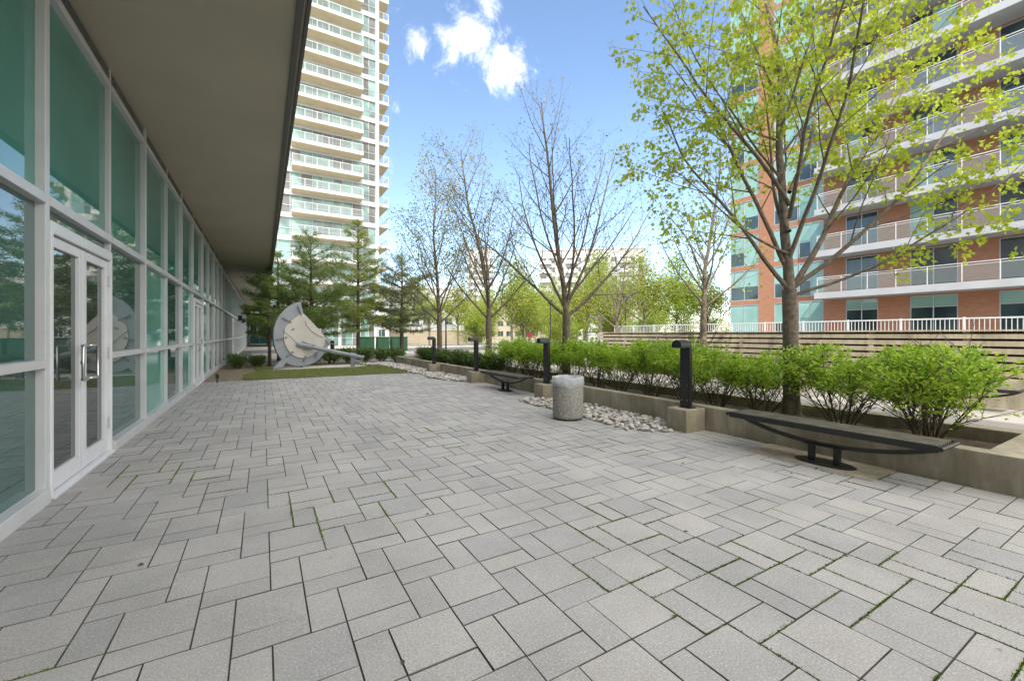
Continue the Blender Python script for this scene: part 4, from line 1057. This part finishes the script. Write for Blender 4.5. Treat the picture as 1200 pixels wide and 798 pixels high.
block('grey_tower', (94, 190, 0), 13, 13, 44, 'distant grey tower seen through the bare tree branches', M['graybuild'], 3.1, 5, R(-25))
block('white_terrace', (62, 112, 0), 24, 12, 11, 'low pale row of buildings far behind the bare tree', M['beige'], 3.1, 9, R(-25))
# low walls and small street things
lwall = thing('garden_wall', (19, 62, .1), 'low beige wall along the far side of the street', 'wall')
b = MB(); b.box(-3, 12, 0, .4, 0, 2.0, b=.02); b.build('wall_face', M['beige'], lwall); b = MB(); b.box(-3.1, 12.1, -.06, .46, 2.003, 2.12); b.build('coping', M['conc_light'], lwall)
for (x, w, lab) in ((7.25, 1.3, 'dark green utility cabinet, leftmost of three behind the conifers'), (8.65, .95, 'green utility cabinet, narrow middle one of three'), (10.0, 1.3, 'dark green utility cabinet, rightmost of three behind the spruce')):
    t = thing('utility_cabinet', (x, 36, 0), lab, 'utility cabinet', 'green utility cabinets')
    b = MB(); b.box(-w/2, w/2, -.4, .4, .08, 1.25, b=.02); b.build('cabinet_body', M['cabinet'], t)
    b = MB(); b.box(-w/2-.04, w/2+.04, -.44, .44, 1.252, 1.31, b=.015); b.build('lid', M['cabinet'], t)
    b = MB(); b.box(-w/2-.05, w/2+.05, -.45, .45, -.01, .078); b.build('plinth', M['conc_light'], t)
    for s_ in (-1, 1): b = MB(); b.box(min(0, s_*w/2)+.03, max(0, s_*w/2)-.03, -.412, -.403, .14, 1.18); b.build('door', M['cabinet'], t)
bp_ = thing('bollard', (3.95, 30, 0), 'short black bollard standing behind the disc sculpture', 'bollard')
b = MB(); b.lathe([(.13, 0), (.13, 1.0), (.11, 1.08), (.05, 1.12)], n=18); b.build('post', M['blackpaint'], bp_); b = MB(); b.lathe([(.135, .86), (.135, .92)], n=18); b.build('band', M['alu2'], bp_)
def pole(loc, h, label, arm=False, lantern=False):
    t = thing('street_lamp', loc, label, 'street lamp'); b = MB(); b.tube([(0,0,0), (0,0,.5), (0,0,.52), (0,0,h)], [.09, .085, .055, .04], 10); b.build('pole', M['blackpaint'], t)
    b = MB(); b.lathe([(.04, h), (.16, h+.05), (.19, h+.12), (.19, h+.34), (.05, h+.46)], n=14) if lantern else b.tube([(0, 0, h), (.0, 0, h+.05), (-.5, .1, h+.1)], .035, 8); b.build('lamp_head', M['blackpaint'], t)
    return t
pole((9.2, 24.0, 0), 2.9, 'thin black pole just right of the leftmost planter tree')
pole((10.4, 26.2, 0), 2.4, 'short thin black pole right of the taller pole beside the leftmost planter tree')
pole((25.5, 25.0, 1.05), 3.2, 'black lantern lamp post behind the white terrace railing', lantern=True)
pole((22.3, 31.0, 0), 4.2, 'dark lamp post next to the red sign across the hedge', lantern=True)
sg = thing('street_sign', (20.0, 30.8, 0), 'small round red sign on a thin post beyond the hedge', 'sign')
b = MB(); b.tube([(0,0,0), (0,0,1.9)], .03, 8); b.build('post', M['alu2'], sg); b = MB(); b.lathe([(.24, 0), (.24, .02)], n=24); k = b.build('sign_plate', M['red'], sg); k.rotation_euler = (R(90), 0, R(-30)); k.location = (0, -.03, 1.45)
for i, (x, y, lab) in enumerate(((18.2, 23.4, 'white square gate post left of the fence end, largest of three'), (19.8, 22.6, 'white gate post, middle of three near the fence end'), (19.0, 20.6, 'white gate post touching the fence end'))):
    t = thing('gate_post', (x, y, 0), lab, 'post', 'white posts near the fence end'); b = MB(); b.box(-.16, .16, -.16, .16, 0, 1.5, b=.01); b.build('shaft', M['white'], t); b = MB(); b.box(-.2, .2, -.2, .2, 1.503, 1.6, b=.01); b.build('cap', M['white'], t)
# rear litter bin on the path
rb = thing('wire_bin', (12.2, 6.55, 0), 'dark wire litter bin by the board fence behind the near tree', 'litter bin')
b = MB()
for k in range(22): a = 6.283*k/22; b.tube([(.26*math.cos(a), .26*math.sin(a), .06), (.29*math.cos(a), .29*math.sin(a), .8)], .009, 5)
for z, r_ in ((.07, .27), (.4, .28), (.8, .3)): b.lathe([(r_, z-.015), (r_+.015, z-.015), (r_+.015, z+.015), (r_, z+.015)], n=28)
b.build('wire_basket', M['blacksteel'], rb); b = MB(); b.lathe([(.28, 0), (.28, .05), (.2, .06)], n=24); b.build('base', M['blacksteel'], rb)

# ------------------------------------------------------------------ world, sun, camera
SEL, SAZ = 48, None
sdir = V((-.676, -.737, 0)) * math.cos(R(SEL)) + V((0, 0, math.sin(R(SEL))))    # towards the sun
w = bpy.data.worlds.new('World'); bpy.context.scene.world = w; w.use_nodes = True
nt = w.node_tree; N, L = nt.nodes, nt.links; bg = N['Background']
sky = N.new('ShaderNodeTexSky'); sky.sky_type = 'NISHITA'; sky.sun_disc = False
sky.sun_elevation = R(SEL); sky.sun_rotation = math.atan2(sdir.x, sdir.y); sky.ozone_density = 1.5; sky.air_density = 1.0; sky.dust_density = .25
tc = N.new('ShaderNodeTexCoord')
def cloud(center, size, power=1.0):
    """soft patch of cloud round one direction of the sky"""
    d = V(center).normalized(); sb = N.new('ShaderNodeVectorMath'); sb.operation = 'DISTANCE'
    sb.inputs[1].default_value = d; L.new(tc.outputs['Generated'], sb.inputs[0])
    mr = N.new('ShaderNodeMapRange'); mr.inputs['From Min'].default_value = size; mr.inputs['From Max'].default_value = 0; mr.inputs['To Min'].default_value = 0; mr.inputs['To Max'].default_value = power
    L.new(sb.outputs['Value'], mr.inputs['Value']); return mr.outputs['Result']
th_ = math.atan(292/495); s0, c0 = math.sin(th_), math.cos(th_)
def dirpx(x, y): u = (x-600)/495; return (s0+c0*u, c0-s0*u, (392-y)/495)
terms = [cloud(dirpx(x, y), s_, p) for x, y, s_, p in ((545, 48, .105, .85), (530, 60, .08, .65), (588, 72, .10, .8), (615, 80, .06, .55), (566, 58, .10, .8), (572, 14, .075, .65), (555, 32, .085, .7), (490, 54, .055, .75), (465, 22, .12, .45), (463, 120, .08, .38), (455, 195, .07, .38))]
terms += [cloud(d, s_, 2.4) for d, s_ in (((-.3, -1, .7), 1.2), ((1.0, -.6, .8), 1.0), ((.1, -.25, 1), .8))]  # added unseen clouds behind and overhead, extra fill light for the shaded plaza
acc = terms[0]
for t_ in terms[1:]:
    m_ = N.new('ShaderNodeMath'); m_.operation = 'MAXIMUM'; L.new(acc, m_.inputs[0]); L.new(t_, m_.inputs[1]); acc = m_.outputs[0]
nz = N.new('ShaderNodeTexNoise'); nz.inputs['Scale'].default_value = 15; nz.inputs['Detail'].default_value = 12; nz.inputs['Roughness'].default_value = .72; nz.inputs['Distortion'].default_value = .35
L.new(tc.outputs['Generated'], nz.inputs['Vector'])
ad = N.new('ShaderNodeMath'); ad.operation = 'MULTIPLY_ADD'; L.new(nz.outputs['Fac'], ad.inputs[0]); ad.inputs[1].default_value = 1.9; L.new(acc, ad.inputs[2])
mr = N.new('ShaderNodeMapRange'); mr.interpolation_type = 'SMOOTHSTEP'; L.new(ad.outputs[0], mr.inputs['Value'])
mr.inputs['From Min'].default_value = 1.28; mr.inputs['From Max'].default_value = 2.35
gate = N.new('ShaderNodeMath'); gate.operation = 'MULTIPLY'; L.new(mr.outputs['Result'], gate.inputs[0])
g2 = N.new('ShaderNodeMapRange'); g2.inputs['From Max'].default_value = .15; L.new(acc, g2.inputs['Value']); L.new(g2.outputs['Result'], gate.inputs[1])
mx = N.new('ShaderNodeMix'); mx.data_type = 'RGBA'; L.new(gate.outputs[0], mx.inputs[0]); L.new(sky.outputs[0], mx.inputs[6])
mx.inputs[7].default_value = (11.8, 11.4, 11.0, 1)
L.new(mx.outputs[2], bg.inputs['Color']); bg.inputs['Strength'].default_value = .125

sn = bpy.data.lights.new('sun', 'SUN'); sn.energy = 2.3; sn.angle = R(.5); sn.color = (1, .95, .87)
so = bpy.data.objects.new('sun', sn); C.objects.link(so); so.rotation_euler = (-sdir).to_track_quat('-Z', 'Y').to_euler(); so.location = (-10, -10, 40)

cd = bpy.data.cameras.new('camera'); cd.sensor_width = 36; cd.sensor_fit = 'HORIZONTAL'; cd.lens = 495/1200*36; cd.shift_y = -7/1200; cd.clip_start = .05; cd.clip_end = 3000
co = bpy.data.objects.new('camera', cd); C.objects.link(co); co.location = (0, 0, 1.5); co.rotation_euler = (R(90), 0, -th_)
S = bpy.context.scene; S.camera = co
S.view_settings.view_transform = 'Standard'; S.view_settings.look = 'None'; S.view_settings.gamma = 1; S.view_settings.exposure = 1.36
S.render.engine = 'CYCLES'; S.cycles.max_bounces = 8; S.cycles.transparent_max_bounces = 12; S.cycles.use_denoising = True
